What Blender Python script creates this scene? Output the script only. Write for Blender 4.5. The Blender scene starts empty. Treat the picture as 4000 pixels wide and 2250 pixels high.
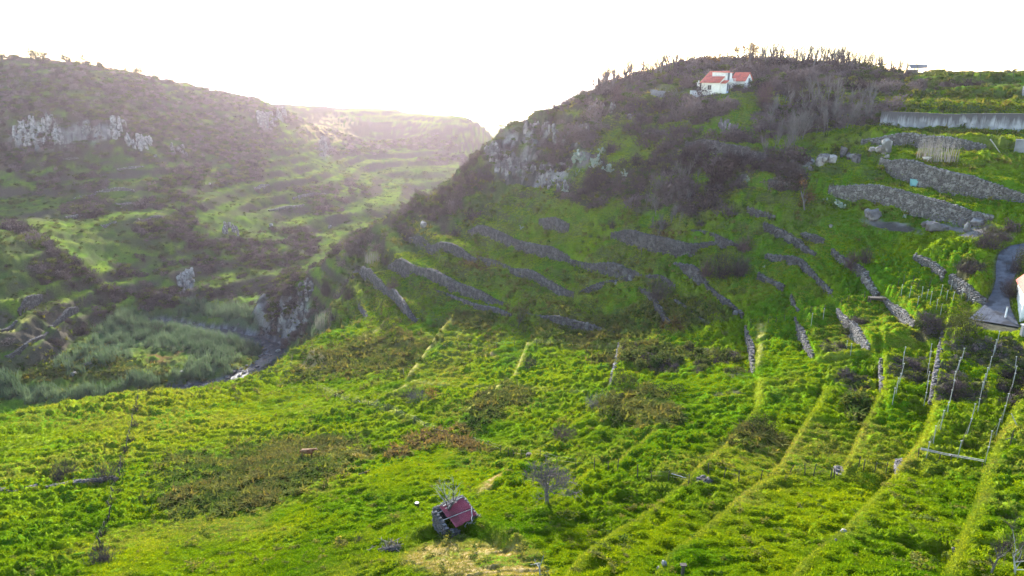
import bpy, math, random
import numpy as np
from mathutils import Vector, Matrix, Euler
random.seed(7)
RNG = np.random.default_rng(7)
SC = bpy.context.scene
COL = SC.collection

# ------------------------------------------------------------------ camera
CZ = 150.0                       # the camera (a drone) hovers at this height
TH = math.radians(16.6)          # it looks down by this much
FP = 2750.0                      # focal length in photo pixels (4000 wide)
cam_d = bpy.data.cameras.new('camera'); cam = bpy.data.objects.new('camera', cam_d); COL.objects.link(cam)
cam.location = (0, 0, CZ); cam.rotation_euler = (math.pi / 2 - TH, 0, 0)
cam_d.sensor_width = 36.0; cam_d.lens = 36.0 * FP / 4000.0
cam_d.clip_start = 0.5; cam_d.clip_end = 40000
SC.camera = cam

# ------------------------------------------------------------------ light
SUN_EL, SUN_AZ = math.radians(17.5), math.radians(-8.0)      # azimuth from +y, positive to the right
world = bpy.data.worlds.new("World"); SC.world = world; world.use_nodes = True
wn = world.node_tree.nodes; wl = world.node_tree.links
for n in list(wn): wn.remove(n)
sky = wn.new('ShaderNodeTexSky'); sky.sky_type = 'NISHITA'; sky.sun_disc = False
sky.sun_elevation = SUN_EL; sky.sun_rotation = SUN_AZ
sky.air_density = 1.0; sky.dust_density = 0.5; sky.ozone_density = 1.0
bgn = wn.new('ShaderNodeBackground'); bgn.inputs['Strength'].default_value = 0.15
won = wn.new('ShaderNodeOutputWorld')
wl.new(sky.outputs['Color'], bgn.inputs['Color']); wl.new(bgn.outputs[0], won.inputs['Surface'])
sd = bpy.data.lights.new('sun', 'SUN'); sd.energy = 5.0; sd.angle = math.radians(0.6); sd.color = (1.0, 0.95, 0.88)
sun = bpy.data.objects.new('sun', sd); COL.objects.link(sun)
sv = Vector((math.sin(SUN_AZ) * math.cos(SUN_EL), math.cos(SUN_AZ) * math.cos(SUN_EL), math.sin(SUN_EL)))
sun.rotation_euler = sv.to_track_quat('Z', 'Y').to_euler()
sun.location = (0, 200, 400)
SC.view_settings.view_transform = 'Standard'; SC.view_settings.look = 'None'
SC.view_settings.exposure = 2.15; SC.view_settings.gamma = 1.0
SC.view_settings.use_curve_mapping = False
SC.render.engine = 'CYCLES'
cy = SC.cycles
cy.max_bounces = 5; cy.diffuse_bounces = 2; cy.glossy_bounces = 2; cy.transmission_bounces = 4
cy.transparent_max_bounces = 6; cy.volume_bounces = 0; cy.caustics_reflective = False; cy.caustics_refractive = False
cy.use_denoising = True

# ------------------------------------------------------------------ noise
def _hash(i, j, seed):
    h = (i.astype(np.int64) * 374761393 + j.astype(np.int64) * 668265263 + seed * 974711) & 0x7fffffff
    h = ((h ^ (h >> 13)) * 1274126177) & 0x7fffffff
    h = (h ^ (h >> 16)) & 0xffff
    return h.astype(np.float32) / 65535.0
def vn(x, y, seed=0):
    x = np.asarray(x, dtype=np.float64); y = np.asarray(y, dtype=np.float64)
    i = np.floor(x).astype(np.int64); j = np.floor(y).astype(np.int64)
    fx = (x - i).astype(np.float32); fy = (y - j).astype(np.float32)
    fx = fx * fx * (3 - 2 * fx); fy = fy * fy * (3 - 2 * fy)
    a = _hash(i, j, seed); b = _hash(i + 1, j, seed); c = _hash(i, j + 1, seed); d = _hash(i + 1, j + 1, seed)
    return (a * (1 - fx) + b * fx) * (1 - fy) + (c * (1 - fx) + d * fx) * fy
def fbm(x, y, s, seed=0, octv=3, gain=.5):
    t = 0; a = 1; n = 0
    for k in range(octv):
        t = t + a * vn(x / s + 17.3 * k, y / s - 9.1 * k, seed + k); n += a; a *= gain; s *= .5
    return t / n
def sstep(a, b, x):
    t = np.clip((x - a) / (b - a), 0, 1); return t * t * (3 - 2 * t)

# ------------------------------------------------------------------ photo <-> place
cT, sT = math.cos(TH), math.sin(TH)
def pix_ray(px, py):
    xc = (px - 2000.0) / FP; yc = -(py - 1125.0) / FP
    return xc, cT + yc * sT, -sT + yc * cT
def PP(px, py, Y):
    x, y, z = pix_ray(px, py); k = Y / y
    return (x * k, Y, z * k + CZ)
def C2(px, Y, z):
    yc = -math.tan(math.atan2(-z, Y) - TH)
    xc = (px - 2000.0) / FP
    return (xc / (cT + yc * sT) * Y, Y, z + CZ)
def project(x, y, z):
    zz = z - CZ
    d = y * cT - zz * sT; u = y * sT + zz * cT
    d = np.maximum(d, .1)
    return 2000 + FP * x / d, 1125 - FP * u / d

# surveyed points of the landform: photo column, photo row, distance forward
CT = [
 (0,2250,55),(500,2250,53),(1000,2250,50),(1500,2250,46.5),(2000,2250,43.5),(2500,2250,41),(3000,2250,38.5),(3500,2250,37),(4000,2250,36),
 (0,2050,72),(500,2050,68),(1000,2050,65),(1760,2045,56),(2140,1965,58.5),(2500,2050,52),(3000,2050,48.5),(3500,2050,46),(4000,2050,44),
 (0,1900,86),(500,1900,83),(1000,1900,78),(1500,1900,71),(2000,1900,65.5),(2500,1900,61),(3000,1900,58),(3500,1900,55),(4000,1900,52),
 (0,1750,105),(500,1750,103),(1000,1750,100),(1500,1750,91),(2000,1750,83),(2500,1750,75),(3000,1750,69.5),(3500,1750,65),(4000,1750,61),
 (0,1640,119),(540,1540,136),(300,1580,129),(1000,1600,124),(1000,1500,142),(1080,1470,148),
 (1500,1600,113),(2000,1600,100),(2500,1600,89),(3000,1600,82),(3500,1600,75),(4000,1600,70),
 (1250,1450,152),(1500,1450,140),(2000,1450,125),(2500,1450,110),(3000,1450,95),(3500,1450,86),(4000,1450,80),
 (1197,1347,168),(1290,1305,176),(1400,1300,176),(1700,1300,163),(2000,1300,150),(2500,1300,131),(3000,1300,111),(3500,1300,95),(3900,1270,92),(4000,1300,89),
 (1350,1150,215),(1290,1180,216),(1700,1150,182),(2000,1150,166),(2500,1150,143),(3000,1150,123),(3500,1150,107),(4000,1150,98),
 (1500,1000,222),(1800,1000,193),(2200,1000,168),(2600,1000,148),(3000,1000,135),(3500,1000,117),(4000,960,108),
 (1700,850,232),(2000,850,200),(2400,850,172),(2800,850,152),(3200,850,140),(3600,850,126),(4000,850,115),
 (1950,700,228),(2200,700,205),(2600,700,174),(3000,700,155),(3400,700,142),(3800,700,130),(4000,720,128),
 (2000,600,237),(2400,600,195),(2800,600,173),(3200,600,160),(3600,600,148),(4000,600,138),
 (2050,500,243),(2300,500,214),(2600,500,195),(3000,500,180),(3400,500,168),(3800,500,157),(4000,495,155),
 (2250,410,240),(2500,400,212),(2850,395,192),(3200,400,190),(3600,400,180),(4000,400,172),
 (2400,335,245),(2850,355,202),(3000,330,207),(3400,340,205),(3600,328,202),(4000,328,195),
 (2600,280,258),(2800,262,260),(3000,262,262),(3300,275,265),(3500,296,300),(3700,303,360),(4000,302,350),
 (1880,640,238),(1910,560,246),(1990,490,250),(1800,730,240),(1600,830,246),(1400,930,256),(1270,1050,264),
 # slope of scrub above the stream
 (1200,1200,258),(1100,1200,264),(1150,1120,267),(1030,1210,268),(1250,1250,236),
 # stream and valley floor
 (1080,1390,238),(900,1480,218),(760,1500,215),(1050,1320,256),(850,1275,269),(640,1240,279),(1130,1370,244),
 (100,1560,201),(300,1480,215),(500,1420,228),(600,1500,213),(0,1600,195),(800,1400,234),(850,1200,288),
 # hill across the valley
 (1050,1150,300),(800,1150,294),(1200,1000,350),(1300,930,400),(1450,850,450),(1600,800,500),
 (700,1100,302),(700,1000,330),(1000,1000,345),(1000,900,385),(1200,850,430),(1000,780,440),(1200,700,500),(1350,800,470),(1300,700,530),
 (1100,600,540),(1150,500,600),(1050,400,640),(1200,560,610),
 (700,900,345),(700,750,405),(700,600,470),(700,500,515),(700,400,560),(700,320,600),(850,362,620),
 (350,1000,305),(350,850,350),(350,720,400),(350,610,435),(350,490,445),(350,400,485),(350,300,530),(350,262,560),
 (0,1000,265),(0,900,290),(0,1150,245),(0,1300,225),(0,1450,212),(200,1300,240),(200,1150,262),(400,1200,272),(200,1000,282),
 (0,800,370),(0,700,405),(0,600,430),(0,480,440),(0,350,500),(0,238,545),(180,236,552),
 # ridge farther up the valley
 (1300,425,900),(1100,405,800),(1450,440,950),(1700,468,900),(1850,490,840),(1930,535,790),(1300,500,760),(1500,550,780),(1800,600,720),
 (1500,700,600),(1700,700,610),(1600,760,540),(1400,600,660),(1850,680,640),
 # last hill
 (1350,435,1900),(1550,409,2000),(1750,455,1900),(1900,500,1800),(1450,417,1980),
]
CW = [PP(*c) for c in CT]
for (px, py, Y) in CT:
    if px == 0: CW.append(PP(-900, py, Y * 1.03))
    if px == 4000: CW.append(PP(4900, py, Y * .96))
for c in [ # ground the camera does not see: valley side below the near crest, backs of hills
 (0,150,-84),(0,172,-97),(540,163,-82),(540,188,-97),(1000,172,-84),(1000,200,-97),(1197,198,-86),(1197,225,-98),(-900,150,-84),(-900,172,-97),
 (1290,240,-84),(1400,300,-82),(1400,350,-92),(1600,290,-66),(1600,340,-86),(1600,420,-94),(1800,290,-60),(1800,340,-82),(1800,450,-95),
 (1990,300,-52),(1990,350,-80),(2000,450,-98),(2000,600,-112),(2050,700,-132),(2000,780,-125),(2050,900,-142),(2300,290,-12),(2300,330,-30),(2300,400,-70),
 (2600,330,-3),(2600,420,-12),(2600,520,-60),(3000,340,-1.5),(3000,450,-4),(3000,560,-30),(3500,450,-4),(4000,460,-3),(4000,600,-20),(3500,600,-25),(4900,460,-3),(4900,600,-20),
 (2600,700,-120),(3400,750,-120),(4300,750,-110),(2400,900,-146),(3200,1000,-148),(4500,1000,-146),
 (350,640,-6),(0,620,4),(350,800,-60),(0,800,-60),(700,720,-45),(-900,620,4),(-900,800,-60),(0,1100,-120),(700,1100,-110),
 (1300,1050,-80),(1700,1050,-112),(1300,1400,-125),(1700,1400,-138),(1950,1400,-147),(0,1600,-145),(700,1600,-143),
 (1100,1900,-142),(1550,2300,-120),(1550,2900,-148),(1950,2300,-148),(2200,1900,-150),(500,2500,-150),(3000,2000,-150),(4000,2500,-150),
 (0,20,-37),(2000,18,-27),(4000,18,-24),(-900,20,-38),(4900,18,-23),(2000,9,-26)]:
    CW.append(C2(*c))
CW = np.array(CW, dtype=np.float64)

AZ = np.radians(np.linspace(-48, 48, 961))
_r = [9.0]
while _r[-1] < 28: _r.append(_r[-1] * 1.05)
while _r[-1] < 125: _r.append(_r[-1] * 1.0038)
while _r[-1] < 330: _r.append(_r[-1] * 1.0050)
while _r[-1] < 720: _r.append(_r[-1] * 1.0065)
while _r[-1] < 1000: _r.append(_r[-1] * 1.010)
while _r[-1] < 3200: _r.append(_r[-1] * 1.03)
RR = np.array(_r); NA, NR = len(AZ), len(RR)

def mq(aq, lq):
    cu = np.arctan2(CW[:, 0], CW[:, 1]); cv = np.log(np.hypot(CW[:, 0], CW[:, 1]))
    cu = np.where(cv < 0, 0, cu)
    cc = .035
    D = np.sqrt((cu[:, None] - cu[None]) ** 2 + (cv[:, None] - cv[None]) ** 2 + cc * cc)
    n = len(CW); A = np.zeros((n + 3, n + 3)); A[:n, :n] = -D
    A[:n, :n] += np.eye(n) * .004
    Pm = np.stack([np.ones(n), cu, cv], 1); A[:n, n:] = Pm; A[n:, :n] = Pm.T
    b = np.zeros(n + 3); b[:n] = CW[:, 2]
    w = np.linalg.solve(A, b)
    out = np.zeros(aq.shape); fa = aq.ravel(); fl = lq.ravel(); fo = out.ravel()
    for s in range(0, len(fa), 20000):
        e = s + 20000
        d = np.sqrt((fa[s:e, None] - cu[None]) ** 2 + (fl[s:e, None] - cv[None]) ** 2 + cc * cc)
        fo[s:e] = -d @ w[:n] + w[n] + w[n + 1] * fa[s:e] + w[n + 2] * fl[s:e]
    return out
ca = np.radians(np.linspace(-48, 48, 241)); cl = np.linspace(math.log(9), math.log(RR[-1]), 330)
Zc = mq(*np.meshgrid(ca, cl, indexing='ij'))
def grid_sample(G, ga, gl, a, l):
    fa = np.clip(np.interp(a, ga, np.arange(len(ga))), 0, len(ga) - 1.001)
    fl = np.clip(np.interp(l, gl, np.arange(len(gl))), 0, len(gl) - 1.001)
    i = fa.astype(int); j = fl.astype(int); fa = fa - i; fl = fl - j
    return (G[i, j] * (1 - fa) + G[i + 1, j] * fa) * (1 - fl) + (G[i, j + 1] * (1 - fa) + G[i + 1, j + 1] * fa) * fl
LR = np.log(RR)
GA, GL = np.meshgrid(AZ, LR, indexing='ij')
GX = np.sin(GA) * np.exp(GL); GY = np.cos(GA) * np.exp(GL)
GZ = grid_sample(Zc, ca, cl, GA, GL)
SEA = CZ - 140.0
def H(x, y, G=None):
    x = np.asarray(x, float); y = np.asarray(y, float)
    r = grid_sample(GZ if G is None else G, AZ, LR, np.arctan2(x, y), np.log(np.maximum(np.hypot(x, y), 9.0)))
    return r
_TT = np.concatenate([np.arange(25, 340, .5), np.arange(340, 2600, 4.)])
def hit(px, py, ymin=25.0):
    """where the line of sight through a photo point meets the ground"""
    x, y, z = pix_ray(px, py)
    T = _TT[_TT >= ymin]
    X = x / y * T; Z = z / y * T + CZ
    g = Z - H(X, T)
    k = np.argmax(g < 0) if (g < 0).any() else len(T) - 1
    if k == 0: Y = T[0]
    else:
        a = g[k - 1] / (g[k - 1] - g[k] + 1e-9); Y = T[k - 1] + min(max(a, 0), 1) * (T[k] - T[k - 1])
    X = x / y * Y
    return np.array([X, Y, float(H(X, Y))])

# ------------------------------------------------------------------ landform detail: terraces, benches, tussocks
PX, PY = project(GX, GY, GZ)
def ell(cx, cy, rx, ry, rot=0, y0=0, y1=9e9, soft=.55):
    c, s = math.cos(math.radians(rot)), math.sin(math.radians(rot))
    dx = PX - cx; dy = PY - cy
    d = np.sqrt(((dx * c + dy * s) / rx) ** 2 + ((-dx * s + dy * c) / ry) ** 2)
    return np.clip((1.0 - d) / soft + .35, 0, 1) * ((GY > y0) & (GY < y1))
def anyof(lst):
    m = np.zeros_like(GX)
    for e in lst: m = np.maximum(m, ell(*e))
    return m
MASK = {}
MASK['scrub'] = anyof([
 (200,400,420,190,8,350),(600,430,420,130,15,350),(900,480,260,150,25,350),(150,540,260,90,0,350),(480,560,230,90,0,350),(820,640,230,120,20,350),
 (60,640,60,60,0,300),(200,690,60,60,0,300),(150,730,60,40,0,300),(360,720,60,60,0,300),(600,760,90,50,-10,300),(680,800,120,60,0,300),(900,660,150,50,10,300),(700,950,180,110,0,270),
 (880,1000,200,90,0,270),(1080,960,170,60,0,270),(560,1060,120,90,20,270),(650,1150,110,60,0,250),(620,1110,90,120,0,250),(330,820,110,40,0,270),
 (1250,760,110,50,10,350),(1280,800,60,50,0,350),(1390,740,60,30,30,350),(1200,450,100,40,0,400),(1500,520,300,40,0,500),(1400,580,160,30,0,500),(1650,560,200,25,0,500),(1750,620,150,20,0,500),
 (110,920,140,28,34,200),(260,1030,120,30,34,200),(400,1120,90,30,30,200),(180,1060,70,40,0,200),
 (2250,350,260,60,-12,200),(2550,310,330,60,-4,200),(2900,310,420,60,2,200),(3250,350,280,70,0,200),
 (2080,560,130,70,-25,200),(2170,520,140,60,-15,180),(2000,640,110,70,-30,180),(2350,560,170,60,0,150),(2600,560,180,60,0,150),(2450,660,230,90,10,150),
 (2620,760,260,100,5,130),(2650,880,130,60,0,130),(2330,760,160,60,0,150),(2200,640,170,50,0,150),(2750,660,160,50,0,150),(2850,700,110,70,0,140),(2700,440,160,50,0,150),(2560,450,110,50,0,150),(2420,460,90,60,0,150),
 (3080,470,150,80,20,150),(3200,470,120,60,0,150),(3280,520,110,60,0,150),(3380,440,80,60,0,150),(3200,400,120,60,0,150),(3500,350,450,22,1,190),(2960,640,180,40,5,130),(2920,570,150,30,5,140),
 (3080,720,60,30,0,130),(3100,420,80,60,0,150),
 (1860,700,90,60,-40,150),(1740,790,110,50,-28,190),(1590,865,120,40,-26,190),(1430,945,110,40,-30,190),(1320,1010,80,40,-35,190),(1170,1180,110,130,0,200),(1120,1270,110,60,0,200),(1240,1100,40,60,0,190),
 (3920,930,60,40,0,90),(3880,1000,60,40,0,90),(3780,1090,70,25,-20,90),(3640,1300,110,26,10,80),(3350,1300,40,40,0,80),(3250,1350,60,30,0,80),(3320,1490,70,60,0,70),(3560,1460,80,70,0,70),(3720,1530,120,60,0,60),(3830,1400,150,60,0,60),(3960,1480,60,100,0,60),
 (2560,1420,180,35,5,90),(2700,1400,170,35,0,90),(2450,1400,80,30,0,90),(2830,1530,80,25,0,80),(2880,1460,50,40,0,80),
])
CLEAR = anyof([(2350,480,110,30,-8,150),(2200,455,80,22,-15,150),(2790,505,120,40,-10,140),(2590,500,60,22,0,140),(3050,600,170,26,5,130),(2960,548,150,22,4,130),(2560,400,110,20,0,150),(3180,570,60,40,0,130),(3300,480,40,30,0,140),
 (2740,600,140,16,6,130),(2580,705,110,16,6,120),(2800,760,90,22,8,120),(2250,620,120,14,4,150),(2480,610,70,16,0,140),(2950,690,90,14,6,120),(3060,440,40,26,0,150),(2120,450,60,20,-25,180),(1960,700,70,18,-20,180),(2400,790,60,16,5,130),(2860,440,50,20,0,150),(2950,480,60,16,0,150)])
MASK['scrub'] = MASK['scrub'] * (1 - np.clip(CLEAR * 1.2, 0, .95))
MASK['bracken'] = anyof([
 (900,1860,300,120,-6,60,140),(1150,1830,300,90,-8,60,140),(1250,1790,220,70,0,60,140),(760,1930,200,80,-10,60,140),(1000,1960,300,40,-12,60,140),
 (1450,1390,250,80,-10,110,200),(1300,1430,150,50,-20,110,200),(1950,1100,180,50,15,120,200),(2300,1290,250,60,0,110,170),(2650,1230,200,60,0,100,170),(2100,1220,150,50,0,110,180),
 (1850,1250,150,40,0,120,200),(2500,1400,200,50,0,90,140),(2450,1600,150,60,-20,70,120),(2550,1640,120,50,0,60,120),(1900,1600,120,60,-40,80,130),(2000,1560,80,40,0,80,130),
 (200,1450,150,40,0,190,260),(300,1400,200,50,0,190,260),(560,1470,250,30,0,190,260),(2950,1720,110,45,0,50,90),(3350,1600,60,60,0,50,90),(1700,1720,130,35,-15,60,140),(1820,1745,100,28,10,60,140),(1560,1785,60,22,-20,60,140)])
MASK['rust'] = anyof([(1700,1720,130,35,-15,60,140),(1820,1740,90,25,10,60,140),(1560,1785,60,22,-20,60,140),(2620,1280,60,30,0,80,170),(2600,940,120,22,-10,80,190),(1870,1030,90,30,0,100,230),
 (700,1380,70,20,0,190,280),(620,1410,60,20,0,190,280),(1690,1545,50,22,0,90,150)])
MASK['dry'] = anyof([(1850,2190,260,85,0,30,70),(1700,2160,140,50,-20,30,70),(2000,2230,150,50,0,30,70),(1230,1420,80,40,-25,120,220),(1380,1800,90,18,-5,60,130),(1930,1880,80,16,-38,40,90),
 (1900,1400,40,12,0,100,160),(1290,500,120,60,0,500),(1250,1780,60,20,0,60,130)])
MASK['reed'] = anyof([(500,1290,150,70,-10,190,300),(400,1380,170,60,-20,190,300),(700,1330,220,55,5,190,300),(850,1350,150,60,0,190,300),(800,1440,170,40,-25,190,300),(300,1420,100,40,0,190,300),
 (780,1215,100,30,0,260,330),(920,1235,110,32,5,250,330),(1030,1440,90,30,-28,180,240),(1090,1400,50,25,-30,180,250),(920,1460,80,25,-20,180,240),(80,1540,150,28,0,160,230),(300,1550,200,22,-8,160,230),(560,1500,70,22,0,180,230),(1240,1290,40,40,0,175,260),(1000,1360,60,30,-20,220,260),(0,1500,80,30,0,160,230)])
MASK['rock'] = anyof([(2020,640,140,28,-35,200),(2150,560,180,28,10,200),(1950,590,70,45,-40,200),(2080,690,150,35,0,200),(2250,640,80,30,0,180),(160,535,130,60,0,350),(360,510,110,40,0,350),(1050,480,40,30,0,400),(1270,580,30,45,0,400),
 (1100,1230,110,100,0,220),(725,1130,35,60,0,250),(3480,880,120,30,12,100),(3750,870,130,25,8,100),(3820,920,80,25,0,95),(3150,640,40,25,0,100)])
# stone retaining walls: mid line in the photo, height, label, stones picked out one by one?
WALLS = [
 ([(1829,901),(1950,935),(2100,975),(2228,1012)],1.9,'long dark stone terrace wall high on the middle slope below the cactus-covered cliff',0),
 ([(2108,870),(2165,876),(2226,888)],2.9,'short tall block of rubble stone wall standing alone in the green slope',0),
 ([(2390,912),(2480,932),(2560,962),(2640,980),(2695,982),(2790,950)],2.3,'dark curved stone wall below the dense thicket, bending up at its far end',0),
 ([(2282,1022),(2400,1045),(2500,1062)],1.7,'short straight stone terrace wall on the slope under the curved wall',0),
 ([(1677,970),(1760,985),(1865,1015)],1.5,'thin dark stone wall near the scrubby ridge, first below the ridge line',0),
 ([(1520,1040),(1620,1065),(1760,1110),(1900,1160),(1970,1182)],2.1,'long dark stone wall running down the slope behind the round pale bush',0),
 ([(1995,1043),(2080,1070),(2180,1120),(2245,1140)],1.8,'dark stone wall in the middle of the slope with rusty bracken above it',0),
 ([(1385,1077),(1470,1105),(1540,1155),(1590,1220),(1628,1247)],1.5,'curving stone wall beside the round pale bush, descending to the lower fields',0),
 ([(1406,1190),(1425,1215),(1440,1240)],1.5,'very short stone wall near the edge above the stream gorge',0),
 ([(2635,1025),(2700,1070),(2780,1135)],1.0,'low narrow stone wall left of the clump of dark bare shrubs',0),
 ([(2500,1125),(2560,1180),(2620,1270)],1.0,'low stone wall running downhill past the lone rounded shrub',0),
 ([(2985,872),(3060,905),(3130,950),(3190,1000)],1.6,'dark tumbled stone wall slanting down right of the thicket',0),
 ([(3130,925),(3180,938),(3222,958)],1.5,'short broken stone wall beside two bare shrubs',0),
 ([(2920,815),(2975,830),(3030,850)],1.9,'dark stub of stone wall under the orange-leaved tree',0),
 ([(2995,982),(3060,1005),(3135,1031),(3190,1078)],1.0,'low crumbling stone wall with a small cactus on it',0),
 ([(2965,1065),(3015,1090),(3065,1122)],1.1,'short low stone wall in pale grass, mid slope',0),
 ([(3575,1000),(3640,1030),(3695,1073)],1.5,'tumbled stone wall above the vineyard posts, ending at a gap',1),
 ([(3720,1075),(3780,1130),(3855,1185)],2.3,'pale rubble wall beside the asphalt road, under the bright grass wedge',1),
 ([(3373,1085),(3405,1112),(3435,1140)],1.3,'short grey stone wall below two bare shrubs, left of the vineyard posts',1),
 ([(3450,1150),(3500,1195),(3535,1225),(3580,1275)],2.1,'pale stone retaining wall holding up the small vineyard of posts',1),
 ([(3275,1210),(3335,1280),(3400,1362)],1.9,'stone wall with pinkish rubble end, one terrace below the vineyard',1),
 ([(3093,1150),(3110,1185),(3125,1222)],1.2,'short stone wall at the head of a terrace with one white post',0),
 ([(3110,1245),(3145,1320),(3182,1392)],1.4,'stone wall dropping steeply beside brambles under the white post',0),
 ([(2916,1265),(2935,1360),(2950,1450)],1.5,'overgrown stone wall with straw-coloured rim at the right of the bramble terrace',0),
 ([(2422,1350),(2408,1440),(2385,1512)],1.1,'narrow stacked stone wall between the bright field and the brambles',1),
 ([(3690,1300),(3672,1390),(3655,1480),(3640,1590)],1.5,'tall thin stone wall edge dropping from the big blue-green bush',1),
 ([(3447,1405),(3448,1460),(3452,1520)],1.4,'stone wall edge beside a brown bramble patch with vine posts',1),
 ([(3440,638),(3560,683),(3700,728),(3850,757),(4020,778)],3.0,'long high wall of pale mottled stones behind the small turquoise tank',1),
 ([(3238,748),(3400,758),(3520,778),(3620,808),(3740,832),(3880,848)],2.4,'long curving dark stone wall with grassy cap, next below the turquoise tank',1),
 ([(3365,552),(3500,560),(3700,572),(3850,576)],2.8,'high rubble wall with pale patches, under the brown grass strip and the concrete wall',1),
 ([(2680,560),(2780,582),(2880,600),(3000,622)],2.3,'shaded stone wall half hidden by scrub below the hilltop villa',0),
 ([(3000,722),(3060,730),(3112,742)],1.9,'dark stone wall stub left of the orange-leaved tree',0),
 ([(2800,672),(2860,680),(2918,704)],1.9,'grey stone wall in the thicket with small prickly pears at its end',0),
 ([(285,767),(400,756),(525,748)],2.6,'faint long stone wall across the valley, widest on the shaded hill',0),
 ([(245,626),(305,624)],2.6,'faint short stone wall just under the pale cliff across the valley',0),
 ([(455,672),(510,664),(560,655)],2.4,'faint stone wall right under the small white outcrop across the valley',0),
 ([(450,802),(510,794),(560,787)],2.8,'faint broad stone wall beneath the longest one on the shaded hill',0),
 ([(255,856),(310,848),(360,840)],2.8,'faint dark stone wall low at the left on the shaded hill',0),
 ([(540,870),(600,858),(660,845)],2.8,'faint stone wall above the dark scrub in the middle of the shaded hill',0),
 ([(390,892),(455,880)],2.6,'faint purple-grey stone wall lowest on the shaded hill',0),
 ([(990,742),(1050,725)],2.4,'faint short stone wall by a white boulder on the sunny shoulder across the valley',0),
 ([(1140,772),(1205,762),(1270,755)],3.0,'faint wide wall overgrown with purple scrub across the valley',0),
 ([(1050,828),(1120,815),(1185,805)],2.6,'faint stone wall below the scrub-covered one across the valley',0),
 ([(20,1402),(100,1360),(150,1325),(185,1300)],2.2,'longest grey stone wall at the left foot of the valley beside the reeds',0),
 ([(192,1290),(245,1250),(300,1207)],2.2,'stone wall continuing uphill above the reeds at the valley foot',0),
 ([(-20,1305),(25,1285),(62,1262)],2.0,'short stone wall leaving the picture at the far left of the valley',0),
 ([(72,1228),(115,1195),(160,1157)],1.8,'thin stone wall under rusty bracken on the valley side',0),
]
BANKS = [  # grassy terrace edges: points, height, +1 when the ground on the right of the line stands higher
 ([(3222,1526),(3212,1562),(3103,1728),(3041,1831),(3000,1885),(2880,1971),(2750,2095),(2610,2199),(2540,2300)],1.3),
 ([(3455,1510),(3362,1702),(3290,1852)],1.5),
 ([(3640,1590),(3637,1645),(3580,1769),(3523,1831),(3455,1914),(3373,2007),(3269,2116),(3124,2245),(3060,2320)],1.5),
 ([(4060,1400),(3983,1552),(3942,1655),(3890,1759),(3849,1862),(3823,1976),(3771,2090),(3725,2188),(3690,2300)],1.3),
 ([(2957,1500),(2957,1598),(2880,1702),(2750,1821),(2683,1893),(2569,1976),(2481,2049),(2388,2100),(2269,2193),(2200,2270)],1.1),
 ([(2549,1697),(2450,1790),(2390,1838)],1.0),([(2290,1850),(2228,1914),(2150,1960),(2052,2007)],.7),
 ([(2290,1629),(2190,1700),(2098,1769),(2000,1831),(1900,1885),(1830,1930)],.8),
 ([(1766,1233),(1714,1311),(1647,1414),(1585,1492)],2.0),
 ([(2057,1352),(2030,1420),(1997,1495),(1932,1545),(1800,1650),(1760,1692)],1.7),
 ([(1580,1512),(1455,1585)],.8),
 ([(1500,1260),(1440,1300),(1400,1330)],1.0),
 ([(2965,1270),(2950,1450)],.4),
]
FRONT = [ # small banks with the far side higher
 ([(1590,2140),(1650,2095),(1720,2072),(1830,2058),(1900,2084),(1970,2118),(2060,2152)],1.4),
 ([(1240,1515),(1450,1590),(1600,1640),(1730,1690)],.7),([(1850,1745),(1960,1765),(2090,1785),(2180,1810)],.8),([(2180,1812),(2300,1850),(2380,1845)],.8),([(2390,1845),(2610,1872),(2690,1890)],.8),([(3300,1855),(3420,1880),(3480,1850)],.9),
 ([(1430,1320),(1600,1360),(1690,1360)],.4),([(2060,1352),(2200,1362),(2420,1355)],.6),([(2010,1530),(2100,1538),(2290,1548)],.5),([(1590,1498),(1700,1510),(1960,1520)],.5),([(3180,1420),(3300,1390),(3450,1360),(3680,1330)],.9),
 ([(0,1330),(150,1250)],.8),
]
WPTS = [np.array([hit(*p) for p in w[0]]) for w in WALLS]
BPTS = [np.array([hit(*p) for p in b[0]]) for b in BANKS]
RL = [(3780,1259),(3849,1200),(3890,1140),(3913,1083),(3924,1021),(3934,969),(3970,945),(4010,935),(4120,925)]
RT = [(3985,1266),(3945,1196),(3926,1150),(3932,1109),(3942,1067),(3960,1016),(3990,988),(4030,985),(4120,982)]
RLP = np.array([hit(*p) for p in RL]); RTP = np.array([hit(*p) for p in RT])
FPTS = [np.array([hit(*p) for p in b[0]]) for b in FRONT]
RIM = np.zeros_like(GX)
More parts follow.
